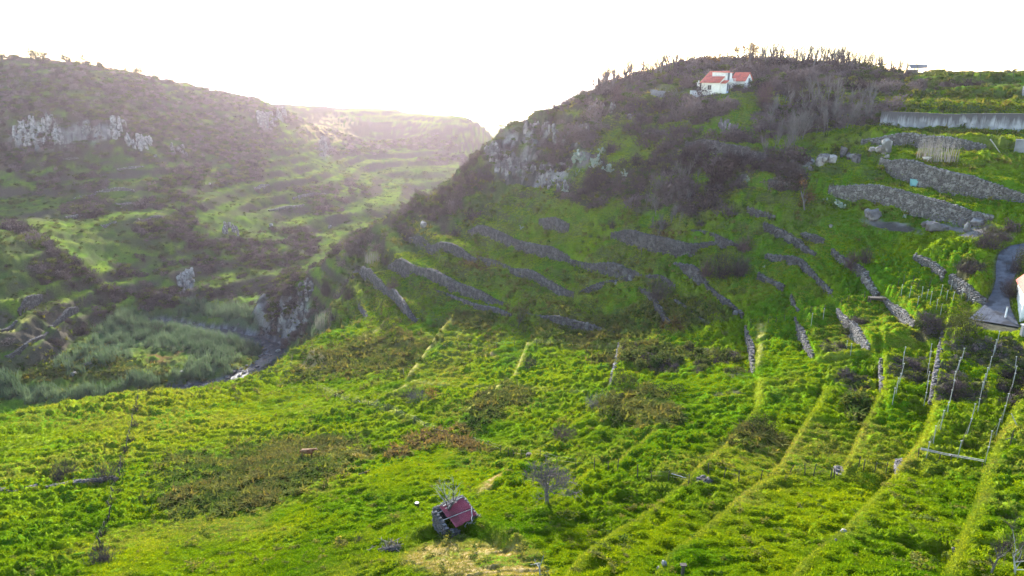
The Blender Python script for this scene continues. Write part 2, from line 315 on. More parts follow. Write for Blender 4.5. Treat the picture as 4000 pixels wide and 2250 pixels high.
def poly_side(P, hgt, width, sign, taper=.12, sharp=.22, rim=0.0):
    """raise the ground on one side of a line and lower it on the other"""
    P2 = P[:, :2]; L = np.concatenate([[0], np.cumsum(np.linalg.norm(np.diff(P2, axis=0), axis=1))])
    m = width * 4
    sel = (GX > P2[:, 0].min() - m) & (GX < P2[:, 0].max() + m) & (GY > P2[:, 1].min() - m) & (GY < P2[:, 1].max() + m)
    x = GX[sel]; y = GY[sel]
    best = np.full(x.shape, 1e9); sd_ = np.zeros_like(x); al = np.zeros_like(x)
    for k in range(len(P2) - 1):
        a = P2[k]; d = P2[k + 1] - a; ln = np.hypot(*d); d = d / ln
        t_ = (x - a[0]) * d[0] + (y - a[1]) * d[1]; tc = np.clip(t_, 0, ln)
        dx = x - a[0] - d[0] * tc; dy = y - a[1] - d[1] * tc
        ds = np.hypot(dx, dy); s_ = d[0] * dy - d[1] * dx
        q = ds < best
        best[q] = ds[q]; sd_[q] = np.where(s_[q] > 0, ds[q], -ds[q]); al[q] = L[k] + tc[q] 
    beyond = np.minimum(al, L[-1] - al)
    tp = np.clip(.25 + beyond / max(L[-1] * taper, .5), 0, 1) if taper else 1
    off = np.where((al <= 0) | (al >= L[-1]), np.exp(-best / 1.2), 1.0)
    s = sd_ * sign
    f = np.clip(s / sharp, -1, 1) * np.exp(-np.maximum(np.abs(s) - sharp, 0) / width)
    GZ[sel] += hgt * .5 * f * tp * off
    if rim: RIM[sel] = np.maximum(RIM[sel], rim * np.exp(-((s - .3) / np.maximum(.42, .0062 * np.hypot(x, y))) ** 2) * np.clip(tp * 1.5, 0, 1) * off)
def uphill(P, Z0):
    a = P[0, :2]; b = P[-1, :2]; d = (b - a) / np.linalg.norm(b - a); n = np.array([-d[1], d[0]])
    m = P[:, :2]
    up = H(m[:, 0] + n[0] * 5, m[:, 1] + n[1] * 5) - H(m[:, 0] - n[0] * 5, m[:, 1] - n[1] * 5)
    return 1 if up.mean() > 0 else -1
WSIDE = [uphill(P, GZ) for P in WPTS]
GZ0 = GZ.copy()
for (w, P, sg) in zip(WALLS, WPTS, WSIDE):
    poly_side(P, w[1] * .85, 3.0 + w[1], sg)
    if P[0, 1] < 260 and len(P) > 1:                       # the terrace runs on past the standing wall as a grassy step
        d0 = P[0] - P[1]; d1 = P[-1] - P[-2]
        E = np.concatenate([[P[0] + d0 / np.linalg.norm(d0) * 13], P, [P[-1] + d1 / np.linalg.norm(d1) * 13]])
        poly_side(E, w[1] * .45, 3.0, sg, .3)
TERR = [[(1870,1000),(1995,1042)],[(2228,1012),(2285,1022)],[(2500,1062),(2640,1112),(2700,1180)],[(1700,1130),(1850,1190),(2000,1232)],[(2060,1225),(2200,1270),(2400,1300)],
 [(2259,1142),(2362,1100),(2460,1084)],[(2640,1180),(2780,1262)],[(2050,790),(2300,842),(2450,862)],[(2700,905),(2900,962)],[(2780,1135),(2905,1232)],[(3190,1078),(3262,1150)],[(3250,985),(3400,1062)],[(2500,870),(2700,902)],
 [(1600,940),(1690,975)],[(1430,1010),(1530,1045)],[(3060,800),(3230,850)],[(3400,900),(3560,960)],[(3230,690),(3430,720)],[(1640,1180),(1760,1230)],[(2430,1180),(2500,1230)]]
for t_ in TERR:
    P = np.array([hit(*p) for p in t_]); poly_side(P, 1.3, 3.0, uphill(P, GZ), .25)
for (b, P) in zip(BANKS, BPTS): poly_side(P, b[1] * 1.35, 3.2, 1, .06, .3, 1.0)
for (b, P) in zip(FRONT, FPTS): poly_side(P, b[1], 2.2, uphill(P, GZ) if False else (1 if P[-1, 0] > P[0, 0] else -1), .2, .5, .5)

# benches across the valley: old terraces too far to tell their stones apart
far = sstep(185, 230, GY)
m = far * sstep(330, 300, np.abs(GZ - CZ + 70) + 260) * (1 - MASK['rock'])
stepz = 5.2; zz = GZ + 2.5 * fbm(GX, GY, 60, 41, 2)
fr = zz / stepz - np.floor(zz / stepz)
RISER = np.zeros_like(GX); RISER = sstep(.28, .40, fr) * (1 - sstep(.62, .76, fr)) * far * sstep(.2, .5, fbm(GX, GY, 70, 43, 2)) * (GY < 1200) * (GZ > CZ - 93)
GZ += .9 * stepz * (sstep(.30, .75, fr) - fr) * far * sstep(.2, .5, fbm(GX, GY, 70, 43, 2)) * (1 - .7 * MASK['scrub']) * (GY < 1200) * (1 - sstep(180, 200, GZ))* (GZ > CZ - 93)
near = 1 - sstep(150, 230, GY)
# the same on the near hill: low grassy terraces between the standing walls
MIDB = sstep(118, 150, GY) * (1 - sstep(235, 270, GY)) * (1 - .8 * MASK['scrub']) * (1 - MASK['rock']) * sstep(-95, -70, GX)
z2 = GZ + 1.6 * fbm(GX, GY, 38, 45, 2); f2 = z2 / 2.9 - np.floor(z2 / 2.9)
BK = MIDB * sstep(.25, .45, fbm(GX, GY, 45, 47, 2))
GZ += .72 * 2.9 * (sstep(.36, .62, f2) - f2) * BK
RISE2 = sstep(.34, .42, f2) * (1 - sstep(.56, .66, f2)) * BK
# broad roll of the ground
GZ += (fbm(GX, GY, 22, 3, 2) - .5) * 1.3 * sstep(30, 60, GY) * (1 + far)
# rock faces: broken by joints
rk = MASK['rock']
rj = np.abs(fbm(GX * 1.0, GY * .5, 7, 61, 3) - .5) * 2
GZ += rk * (rj - .3) * np.where((GX > 60) & (GY < 200), 1.0, 5.0 + 3 * far)
# scrub makes the ground lumpy
GZ += MASK['scrub'] * (fbm(GX, GY, 6, 71, 3) - .5) * 1.2 * (1 + far)
# tussock grass: mounds drawn out along the slope
wx = GX + 1.5 * (vn(GX / 3.1, GY / 3.1, 5) - .5); wy = GY + 1.5 * (vn(GX / 3.3, GY / 3.3, 6) - .5)
t1 = 1 - np.abs(vn(wx / 1.5, wy / .8, 11) * 1.45 + vn(wx / .7, wy / .45, 12) * .55 - 1); t2 = fbm(wx / 1.6, wy, 2.2, 13, 2)
tall = fbm(GX, GY, 16, 21, 2)
SMOOTH = np.clip(anyof([(1250,2090,650,190,-4,30,100),(1650,1930,330,130,-10,40,110),(700,2130,420,120,-6,40,110)]) * 1.3, 0, 1) * (1 - anyof([(2150,2050,200,150,0,30,80)]))
GRASSY = np.clip(1 - .5 * SMOOTH - .85 * RIM - MASK['rock'] - .6 * MASK['scrub'] - .5 * MASK['dry'], 0, 1)
amp = (.45 + .75 * sstep(.35, .7, tall))
TUS = (.80 * (t1 ** 1.6 - .5) + .55 * (t2 - .5)) * amp
fade = sstep(25, 35, GY) * (1 - .45 * sstep(110, 200, GY)) * (1 - sstep(230, 330, GY))
GZ += TUS * 2.1 * GRASSY * fade
GZ += .5 * MASK['bracken'] * fbm(GX, GY, 1.6, 31, 2) + .15 * MASK['dry'] * fbm(GX, GY, .8, 33, 2)
GZ += far * (fbm(GX, GY, 5, 15, 2) - .5) * 1.6 + far * (np.abs(fbm(GX * .6, GY, 2.6, 16, 2) * 2 - 1) - .4) * -1.3 * (GY < 700)
MID = sstep(112, 150, GY) * (1 - sstep(240, 290, GY))
GZ += MID * GRASSY * ((1 - np.abs(vn(wx / 3.4, wy / 2.0, 17) * 1.4 + vn(wx / 1.5, wy / 1.0, 18) * .6 - 1)) ** 1.5 - .45) * 1.0
GZ = np.maximum(GZ, SEA - 2.0)
# stream bed
RIV = [(620,1236),(680,1252),(760,1266),(860,1277),(950,1290),(1020,1312),(1065,1345),(1080,1380),(1020,1425),(940,1462),(870,1488),(800,1498)]
RP = np.array([hit(*p) for p in RIV])
RP = np.concatenate([RP, [RP[-1] + (RP[-1] - RP[-2]) * 1.5]])
def dist_line(x, y, P):
    best = np.full(np.shape(x), 1e9)
    for k in range(len(P) - 1):
        a = P[k, :2]; d = P[k + 1, :2] - a; ln = np.hypot(*d); d = d / ln
        t_ = np.clip((x - a[0]) * d[0] + (y - a[1]) * d[1], 0, ln)
        best = np.minimum(best, np.hypot(x - a[0] - d[0] * t_, y - a[1] - d[1] * t_))
    return best
RZ = np.minimum.accumulate(RP[::-1, 2])[::-1] if RP[0, 2] < RP[-1, 2] else np.minimum.accumulate(RP[:, 2])
WATER = float(np.median(RP[:, 2])) - .6
sel = (GX > -190) & (GX < -40) & (GY > 170) & (GY < 310)
rd = np.full(GX.shape, 1e9); rd[sel] = dist_line(GX[sel], GY[sel], RP)
k = 1 - sstep(2.2, 7.0, rd)
GZ = GZ * (1 - k) + (WATER - .55 + (fbm(GX, GY, 2.2, 81, 2) - .5) * 1.5) * k
MASK['bed'] = 1 - sstep(3.4, 5.2, rd)
# road: a strip of asphalt between measured edges, cut level into the ground
rl, rt = RLP.copy(), RTP.copy()
for k in range(len(rl)):      # the two edges of a road lie level with each other
    mz = (rl[k, 2] + rt[k, 2]) / 2; rl[k, 2] = rt[k, 2] = mz
rc = (rl + rt) / 2; hw = np.linalg.norm((rl - rt)[:, :2], axis=1) / 2
hw = np.clip(hw, 1.0, 6); hw[2:] = np.clip(hw[2:], 1.0, 1.9)
tt = np.linspace(0, len(rc) - 1, 60); ii = np.arange(len(rc))
rcs = np.stack([np.interp(tt, ii, rc[:, q]) for q in range(3)], 1); hws = np.interp(tt, ii, hw)
for _ in range(6):
    rcs[1:-1] = (rcs[:-2] + 2 * rcs[1:-1] + rcs[2:]) / 4; hws[1:-1] = (hws[:-2] + 2 * hws[1:-1] + hws[2:]) / 4
sel = (GX > 30) & (GX < 110) & (GY > 60) & (GY < 150)
xs, ys = GX[sel], GY[sel]; bd = np.full(xs.shape, 1e9); bz = np.zeros_like(xs); bw = np.zeros_like(xs)
for c, w in zip(rcs, hws):
    d = np.hypot(xs - c[0], ys - c[1]); q = d - w < bd - bw
    bd[q] = d[q]; bz[q] = c[2]; bw[q] = w
k = 1 - sstep(.3, 2.2, bd - bw); GZ[sel] = GZ[sel] * (1 - k) + (bz - .12) * k
MASK['road'] = np.zeros_like(GX); MASK['road'][sel] = 1 - sstep(-.2, .8, bd - bw)

# ------------------------------------------------------------------ materials
def new_mat(name):
    m = bpy.data.materials.new(name); m.use_nodes = True
    nt = m.node_tree
    for n in list(nt.nodes): nt.nodes.remove(n)
    o = nt.nodes.new('ShaderNodeOutputMaterial')
    return m, nt, o
def N(nt, t, **kw):
    n = nt.nodes.new(t)
    for k_, v in kw.items():
        if k_.startswith('_'): setattr(n, k_[1:], v)
        else: n.inputs[k_.replace('__', ' ')].default_value = v
    return n
def mixc(nt, fac, a, b, mode='MIX'):
    n = nt.nodes.new('ShaderNodeMix'); n.data_type = 'RGBA'; n.blend_type = mode
    for s_, v in ((n.inputs['Factor'], fac), (n.inputs['A'], a), (n.inputs['B'], b)):
        if hasattr(v, 'links') or hasattr(v, 'is_linked'): nt.links.new(v, s_)
        elif isinstance(v, (int, float)): s_.default_value = v
        else: s_.default_value = (*v, 1)
    return n.outputs['Result']
def rough_mat(name, c1, c2, scale=3.0, rough=.9, bump=.3, detail=6, c3=None, s3=.4, spec=.2):
    """two-tone weathered surface"""
    m, nt, o = new_mat(name)
    tc = N(nt, 'ShaderNodeTexCoord')
    oi = N(nt, 'ShaderNodeObjectInfo')
    mp = N(nt, 'ShaderNodeVectorMath', _operation='ADD'); nt.links.new(tc.outputs['Object'], mp.inputs[0])
    nz = N(nt, 'ShaderNodeTexNoise', Scale=scale, Detail=detail, Roughness=.65)
    vm = N(nt, 'ShaderNodeVectorMath', _operation='SCALE'); nt.links.new(oi.outputs['Location'], vm.inputs[0]); vm.inputs['Scale'].default_value = 1.37
    nt.links.new(vm.outputs[0], mp.inputs[1]); nt.links.new(mp.outputs[0], nz.inputs['Vector'])
    rp = N(nt, 'ShaderNodeMapRange'); rp.inputs['From Min'].default_value = .35; rp.inputs['From Max'].default_value = .65
    nt.links.new(nz.outputs['Fac'], rp.inputs['Value'])
    c = mixc(nt, rp.outputs[0], c1, c2)
    if c3 is not None:
        n2 = N(nt, 'ShaderNodeTexNoise', Scale=s3, Detail=4); nt.links.new(mp.outputs[0], n2.inputs['Vector'])
        r2 = N(nt, 'ShaderNodeMapRange'); r2.inputs['From Min'].default_value = .5; r2.inputs['From Max'].default_value = .62
        nt.links.new(n2.outputs['Fac'], r2.inputs['Value'])
        c = mixc(nt, r2.outputs[0], c, c3)
    b = N(nt, 'ShaderNodeBsdfPrincipled', Roughness=rough); b.inputs['Specular IOR Level'].default_value = spec
    nt.links.new(c, b.inputs['Base Color'])
    if bump:
        bp = N(nt, 'ShaderNodeBump', Strength=bump, Distance=.05); nt.links.new(nz.outputs['Fac'], bp.inputs['Height']); nt.links.new(bp.outputs[0], b.inputs['Normal'])
    nt.links.new(b.outputs[0], o.inputs['Surface'])
    return m
def leaf_mat(name, c1, c2, trans=.45, tcol=None, attr=True, c3=None):
    """leaves and blades: light passes through them; tone varies from plant to plant"""
    m, nt, o = new_mat(name)
    if attr:
        a = N(nt, 'ShaderNodeAttribute', _attribute_type='INSTANCER', _attribute_name='tint'); f = a.outputs['Fac']
    else:
        oi = N(nt, 'ShaderNodeObjectInfo'); f = oi.outputs['Random']
    c = mixc(nt, f, c1, c2)
    if c3 is not None:
        a3 = N(nt, 'ShaderNodeAttribute', _attribute_type='INSTANCER', _attribute_name='dry')
        c = mixc(nt, a3.outputs['Fac'], c, c3)
    d = N(nt, 'ShaderNodeBsdfDiffuse'); t = N(nt, 'ShaderNodeBsdfTranslucent'); mx = N(nt, 'ShaderNodeMixShader', Fac=trans)
    nt.links.new(c, d.inputs['Color'])
    ct = mixc(nt, 1.0, c, tcol if tcol else (1.5, 1.35, .6), 'MULTIPLY'); nt.links.new(ct, t.inputs['Color'])
    nt.links.new(d.outputs[0], mx.inputs[1]); nt.links.new(t.outputs[0], mx.inputs[2]); nt.links.new(mx.outputs[0], o.inputs['Surface'])
    return m

# ------------------------------------------------------------------ colour of the ground
def lerp(a, b, k): return a + (np.asarray(b)[None, None, :] - a) * k[:, :, None]
n1 = fbm(GX, GY, 9, 101, 3); n2 = fbm(GX, GY, 2.2, 103, 3); n3 = fbm(GX, GY, 40, 105, 2); nf = fbm(GX, GY, 14, 107, 3)
C = np.zeros(GX.shape + (3,)); C[:] = (.070, .150, .006)
C = lerp(C, (.125, .185, .008), sstep(.4, .65, n1))
C = lerp(C, (.045, .115, .010), sstep(.5, .75, n2) * .6)
C = lerp(C, (.145, .150, .020), sstep(.5, .72, n3) * sstep(.45, .6, n2) * .55)
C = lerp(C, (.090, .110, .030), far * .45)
C = lerp(C, (.062, .080, .020), MID * .22 * sstep(.42, .62, fbm(GX, GY, 4.5, 125, 4, .65)))
C = lerp(C, (.120, .125, .035), MID * .6 * sstep(.52, .66, fbm(GX, GY, 7, 127, 4, .6)))
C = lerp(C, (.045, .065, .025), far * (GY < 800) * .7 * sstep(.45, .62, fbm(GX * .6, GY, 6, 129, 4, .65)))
top_ = np.maximum.reduce([ell(3720, 524, 330, 18, 1, 130, 200), ell(3700, 400, 330, 40, 0, 150, 210) * .7, ell(3600, 470, 250, 14, 2, 130, 200) * .5])
C = lerp(C, (.060, .062, .026), top_ * sstep(.3, .55, n2))
fz = sstep(.38, .6, fbm(GX, GY, 11, 109, 3))
C = lerp(C, (.085, .085, .028), np.clip(MASK['bracken'] * 1.1 * (0.35 + .65 * fz), 0, 1))
C = lerp(C, (.105, .070, .028), np.clip(MASK['rust'] * 1.0 * sstep(.4, .55, n2), 0, 1))
C = lerp(C, (.150, .175, .014), np.clip(RIM, 0, 1) * .8 * sstep(.25, .5, n2))  # bank rims painted yellower, standing in for sun on their edges
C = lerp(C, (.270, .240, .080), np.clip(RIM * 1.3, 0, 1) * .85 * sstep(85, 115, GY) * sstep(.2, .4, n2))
C = lerp(C, (.150, .185, .008), .5 * np.clip(ell(700, 1640, 560, 130, 0, 90, 160), 0, 1) * sstep(.35, .6, n1))  # left crest field yellowed: its sunlight is put into the ground colour
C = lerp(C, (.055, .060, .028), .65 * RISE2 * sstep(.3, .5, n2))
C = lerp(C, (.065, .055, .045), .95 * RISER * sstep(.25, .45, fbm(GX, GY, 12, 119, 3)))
C = lerp(C, (.270, .205, .090), np.clip(MASK['dry'] * 1.2 * sstep(.32, .5, n2), 0, 1))
nb = fbm(GX * .7, GY, 8, 121, 4, .62); nb = nb + (fbm(GX, GY, 3.2, 123, 3) - nb) * (1 - sstep(110, 150, GY))
lowfar = sstep(225, 260, GY) * sstep(590, 640, PY)
sc = np.clip((MASK['scrub'] * .8 - .78 - .22 * lowfar + 1.35 * sstep(.32, .66, nb)) * 1.6, 0, 1) * (MASK['scrub'] > .02)
sc = np.clip(sc, 0, 1)
# stray scrub over the far slopes
stray = sstep(.55, .63, fbm(GX * .5, GY, 9, 111, 4, .6)) * far * .4 + .45 * RISER * sstep(.42, .6, fbm(GX, GY, 9, 117, 3))
sc = np.maximum(sc, stray * (GY < 1300) * (GZ > WATER + 4) * (1 - sstep(CZ-14, CZ-5, GZ)*(GX>40)))
C = lerp(C, (.058, .046, .036), sc * .85)
C = lerp(C, (.060, .085, .048), MASK['reed'] * .8)
rockc = lerp(lerp(np.zeros_like(C) + np.array((.17, .155, .145)), (.25, .235, .22), sstep(.5, .62, fbm(GX, GY, 5, 113, 3))), (.06, .055, .05), sstep(.5, .7, fbm(GX * 2, GY, 4, 115, 2)))
rkm = np.clip(rk * 1.4 - .5 * sstep(.45, .6, nf), 0, 1)
C = C + (rockc - C) * rkm[:, :, None]
bedc = lerp(np.zeros_like(C) + np.array((.06, .06, .066)), (.15, .15, .155), sstep(.5, .6, n2))
C = C + (bedc - C) * MASK['bed'][:, :, None]
C = lerp(C, (.075, .065, .055), MASK['road'] * .9)
# bare earth faces of the terrace steps
bare = np.zeros_like(GX)
sel = GY < 280
slope_mask = np.zeros_like(GX)
dzr = np.abs(np.gradient(GZ0 - GZ, axis=1))
SCRUB = sc

def grid_mesh(name, mat):
    idx = np.arange(NA * NR).reshape(NA, NR)
    q = np.stack([idx[:-1, :-1], idx[1:, :-1], idx[1:, 1:], idx[:-1, 1:]], -1).reshape(-1, 4)
    co = np.stack([GX, GY, GZ], -1).reshape(-1, 3).astype(np.float32)
    me = bpy.data.meshes.new(name); me.vertices.add(len(co)); me.vertices.foreach_set('co', co.ravel())
    me.loops.add(q.size); me.loops.foreach_set('vertex_index', q.ravel().astype(np.int32))
    me.polygons.add(len(q)); me.polygons.foreach_set('loop_start', np.arange(0, q.size, 4, dtype=np.int32))
    try: me.polygons.foreach_set('loop_total', np.full(len(q), 4, dtype=np.int32))
    except Exception: pass
    me.polygons.foreach_set('use_smooth', np.ones(len(q), dtype=bool))
    me.update(calc_edges=True)
    at = me.attributes.new('soil', 'FLOAT_COLOR', 'POINT')
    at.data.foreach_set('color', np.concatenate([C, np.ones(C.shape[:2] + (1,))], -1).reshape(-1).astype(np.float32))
    me.materials.append(mat); ob = bpy.data.objects.new(name, me); COL.objects.link(ob)
    return ob
m, nt, o = new_mat('meadow_soil')
at = N(nt, 'ShaderNodeAttribute', _attribute_name='soil'); tc = N(nt, 'ShaderNodeTexCoord')
nz = N(nt, 'ShaderNodeTexNoise', Scale=1.6, Detail=8, Roughness=.7); nt.links.new(tc.outputs['Object'], nz.inputs['Vector'])
mr = N(nt, 'ShaderNodeMapRange'); mr.inputs['From Min'].default_value = .3; mr.inputs['From Max'].default_value = .7; mr.inputs['To Min'].default_value = .65; mr.inputs['To Max'].default_value = 1.35
nt.links.new(nz.outputs['Fac'], mr.inputs['Value'])
vm = N(nt, 'ShaderNodeVectorMath', _operation='SCALE'); nt.links.new(at.outputs['Color'], vm.inputs[0]); nt.links.new(mr.outputs[0], vm.inputs['Scale'])
d = N(nt, 'ShaderNodeBsdfDiffuse'); nt.links.new(vm.outputs[0], d.inputs['Color'])
bp = N(nt, 'ShaderNodeBump', Strength=.6, Distance=.25); nt.links.new(nz.outputs['Fac'], bp.inputs['Height']); nt.links.new(bp.outputs[0], d.inputs['Normal'])
nt.links.new(d.outputs[0], o.inputs['Surface'])
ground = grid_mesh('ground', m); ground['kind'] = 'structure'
ground['label'] = 'green terraced hillsides and valley floor'

def mesh_obj(name, V, F, mat, parent=None, smooth=False):
    me = bpy.data.meshes.new(name); me.from_pydata([tuple(v) for v in V], [], F); me.update()
    if smooth: me.polygons.foreach_set('use_smooth', [True] * len(me.polygons))
    if mat: me.materials.append(mat)
    ob = bpy.data.objects.new(name, me); COL.objects.link(ob)
    if parent: ob.parent = parent
    return ob
# sea
m, nt, o = new_mat('sea_water')
b = N(nt, 'ShaderNodeBsdfPrincipled', Roughness=.22, Base__Color=(.03, .06, .09, 1))
nz = N(nt, 'ShaderNodeTexNoise', Scale=.08, Detail=6); tc = N(nt, 'ShaderNodeTexCoord'); nt.links.new(tc.outputs['Object'], nz.inputs['Vector'])
bp = N(nt, 'ShaderNodeBump', Strength=.4, Distance=2.0); nt.links.new(nz.outputs['Fac'], bp.inputs['Height']); nt.links.new(bp.outputs[0], b.inputs['Normal'])
nt.links.new(b.outputs[0], o.inputs['Surface'])
sea = mesh_obj('sea', [(-12000, 1250, SEA), (12000, 1250, SEA), (12000, 14000, SEA), (-12000, 14000, SEA)], [(0, 1, 2, 3)], m); sea['kind'] = 'structure'
# stream water
m, nt, o = new_mat('stream_water')
b = N(nt, 'ShaderNodeBsdfPrincipled', Roughness=.55, Specular__IOR__Level=.15, Base__Color=(.025, .03, .036, 1))
nz = N(nt, 'ShaderNodeTexNoise', Scale=.9, Detail=6); tc = N(nt, 'ShaderNodeTexCoord'); nt.links.new(tc.outputs['Object'], nz.inputs['Vector'])
bp = N(nt, 'ShaderNodeBump', Strength=.5, Distance=.2); nt.links.new(nz.outputs['Fac'], bp.inputs['Height']); nt.links.new(bp.outputs[0], b.inputs['Normal'])
nt.links.new(b.outputs[0], o.inputs['Surface'])
V = []; F = []
tr = np.linspace(0, len(RP) - 1, 60); rps = np.stack([np.interp(tr, np.arange(len(RP)), RP[:, q]) for q in range(2)], 1)
dd = np.gradient(rps, axis=0); dd /= np.linalg.norm(dd, axis=1)[:, None]
for k_, (p, t_) in enumerate(zip(rps, dd)):
    w = 2.5 + .7 * math.sin(k_ * .9)
    V += [(p[0] - t_[1] * w, p[1] + t_[0] * w, WATER - .22), (p[0] + t_[1] * w, p[1] - t_[0] * w, WATER - .22)]
    if k_: F.append((2 * k_ - 2, 2 * k_ - 1, 2 * k_ + 1, 2 * k_))
stream = mesh_obj('stream', V, F, m); stream['kind'] = 'structure'
# road surface
M_ASPH = rough_mat('worn_asphalt', (.060, .064, .078), (.115, .12, .14), .9, .8, .4, c3=(.045, .045, .05), s3=.7)
V = []; F = []
dd = np.gradient(rcs[:, :2], axis=0); dd /= np.linalg.norm(dd, axis=1)[:, None]
for k_, (p, t_, w) in enumerate(zip(rcs, dd, hws)):
    for s_ in (1, .34, -.34, -1): V.append((p[0] - t_[1] * w * s_, p[1] + t_[0] * w * s_, p[2] + .03 + .04 * (1 - abs(s_))))
    if k_:
        for q in range(3): F.append((4 * k_ - 4 + q, 4 * k_ - 3 + q, 4 * k_ + 1 + q, 4 * k_ + q))
road = mesh_obj('road', V, F, M_ASPH); road['kind'] = 'structure'

# haze
hz = mesh_obj('haze', [(x, y, z) for z in (SEA - 3.0, CZ + 30.0) for (x, y) in ((-12500, -300), (12500, -300), (12500, 14500), (-12500, 14500))],
              [(0, 3, 2, 1), (4, 5, 6, 7), (0, 1, 5, 4), (1, 2, 6, 5), (2, 3, 7, 6), (3, 0, 4, 7)], None)
m, nt, o = new_mat('pale_haze')
pv = N(nt, 'ShaderNodeVolumePrincipled', Density=.00006, Anisotropy=.80); pv.inputs['Color'].default_value = (1.0, .86, 1.0, 1)
nt.links.new(pv.outputs[0], o.inputs['Volume']); hz.data.materials.append(m); hz['kind'] = 'stuff'; hz['label'] = 'pale sunlit haze in the valley'

# ------------------------------------------------------------------ scattering of uncountable plants
PROTO = bpy.data.collections.new('plant_sources')     # shapes only, not part of the scene
def proto(name, meshes):
    c = bpy.data.collections.new(name)
    for i, me in enumerate(meshes):
        ob = bpy.data.objects.new('%s_%02d' % (name, i), me); c.objects.link(ob)
    return c
def scatter(name, coll, nvar, pts, rot, scl, tint, label, dry=None):
    n = len(pts); me = bpy.data.meshes.new(name); me.vertices.add(n); me.vertices.foreach_set('co', np.asarray(pts, np.float32).ravel())
    def att(nm, ty, key, arr): a = me.attributes.new(nm, ty, 'POINT'); a.data.foreach_set(key, arr)
    att('rot', 'FLOAT_VECTOR', 'vector', np.asarray(rot, np.float32).ravel())
    scl = np.asarray(scl, np.float32)
    if scl.ndim == 1: scl = np.repeat(scl[:, None], 3, 1)
    att('scl', 'FLOAT_VECTOR', 'vector', scl.ravel()); att('tint', 'FLOAT', 'value', np.asarray(tint, np.float32))
    att('dry', 'FLOAT', 'value', np.asarray(dry if dry is not None else np.zeros(n), np.float32))
    att('pick', 'INT', 'value', RNG.integers(0, nvar, n).astype(np.int32))
    ob = bpy.data.objects.new(name, me); COL.objects.link(ob)
    ng = bpy.data.node_groups.new(name + '_nodes', 'GeometryNodeTree')
    ng.interface.new_socket('Geometry', in_out='INPUT', socket_type='NodeSocketGeometry'); ng.interface.new_socket('Geometry', in_out='OUTPUT', socket_type='NodeSocketGeometry')
    gi = ng.nodes.new('NodeGroupInput'); go = ng.nodes.new('NodeGroupOutput')
    ip = ng.nodes.new('GeometryNodeInstanceOnPoints'); ci = ng.nodes.new('GeometryNodeCollectionInfo')
    ci.inputs['Collection'].default_value = coll; ci.inputs['Separate Children'].default_value = True; ci.inputs['Reset Children'].default_value = True
    def na(nm, dt):
        a = ng.nodes.new('GeometryNodeInputNamedAttribute'); a.data_type = dt; a.inputs['Name'].default_value = nm; return a.outputs['Attribute']
    ng.links.new(gi.outputs[0], ip.inputs['Points']); ng.links.new(ci.outputs[0], ip.inputs['Instance'])
    ip.inputs['Pick Instance'].default_value = True
    ng.links.new(na('pick', 'INT'), ip.inputs['Instance Index']); ng.links.new(na('rot', 'FLOAT_VECTOR'), ip.inputs['Rotation']); ng.links.new(na('scl', 'FLOAT_VECTOR'), ip.inputs['Scale'])
    ng.links.new(ip.outputs[0], go.inputs[0])
    md = ob.modifiers.new('plants', 'NODES'); md.node_group = ng
    ob['kind'] = 'stuff'; ob['label'] = label
    return ob
def blades(n, h, spread, w, bend, seed, segs=2):
    r = np.random.default_rng(seed); V = []; F = []
    for _ in range(n):
        a = r.uniform(0, 2 * math.pi); d = spread * math.sqrt(r.uniform()); b = r.uniform(0, 2 * math.pi)
        x, y = d * math.cos(a), d * math.sin(a); hh = h * r.uniform(.55, 1.1); bb = bend * hh * r.uniform(.4, 1.3)
        ox, oy = math.cos(b), math.sin(b); px, py = -oy, ox; i0 = len(V)
        for s in range(segs + 1):
            f = s / segs; ww = w * (1 - f * .85) * r.uniform(.8, 1.2)
            cx, cyy = x + ox * bb * f * f, y + oy * bb * f * f; cz = hh * f * (1 - .25 * f * bend) - .05
            V += [(cx - px * ww, cyy - py * ww, cz), (cx + px * ww, cyy + py * ww, cz)]
            if s: F.append((i0 + 2 * s - 2, i0 + 2 * s - 1, i0 + 2 * s + 1, i0 + 2 * s))
    return V, F
def raw_mesh(name, V, F, mat, smooth=False):
    me = bpy.data.meshes.new(name); me.from_pydata([tuple(v) for v in V], [], F); me.update(); me.materials.append(mat)
    if smooth: me.polygons.foreach_set('use_smooth', [True] * len(me.polygons))
    return me
M_GRASS = leaf_mat('grass_blades', (.070, .165, .004), (.205, .275, .005), .45, (1.65, 1.3, .30), c3=(.30, .24, .10))
GR = proto('grass_tuft', [raw_mesh('grass_tuft', *blades(12, .17, .30, .032, 1.3, 100 + i), M_GRASS) for i in range(5)])

GXf, GYf = GX.ravel(), GY.ravel()
def sample_field(n, r0, r1, az=40, power=1.0, seed=1):
    """random spots, denser close by"""
    r = np.random.default_rng(seed)
    a = np.radians(r.uniform(-az, az, n)); l = r.uniform(0, 1, n)
    R = np.exp(math.log(r0) + (math.log(r1) - math.log(r0)) * l)
    return np.sin(a) * R, np.cos(a) * R
def M(name, x, y): return H(x, y, MASK[name] if isinstance(name, str) else name)
def seen(x, y, z, lift=.3):
    """rough line-of-sight test so that plants are spent on slopes in view (with a margin)"""
    ok = np.ones(len(x), bool)
    for f in np.linspace(.2, .97, 26):
        zz_ = CZ + (z + lift - CZ) * f
        ok &= zz_ > H(x * f, y * f) - 1.5
    return ok
x, y = sample_field(420000, 33, 215, 41, seed=3)
dens = np.clip(1 - M('rock', x, y) * 1.2 - M(SCRUB, x, y) * .75 - M('road', x, y) * 2 - M('bed', x, y) * 2 - M('bracken', x, y) * .55 - M(RIM * (GY > 95), x, y) * .8, 0, 1)
k = RNG.uniform(size=len(x)) < dens
x, y = x[k], y[k]; z = H(x, y); k = seen(x, y, z); x, y, z = x[k], y[k], z[k]
R_ = np.hypot(x, y); n = len(x)
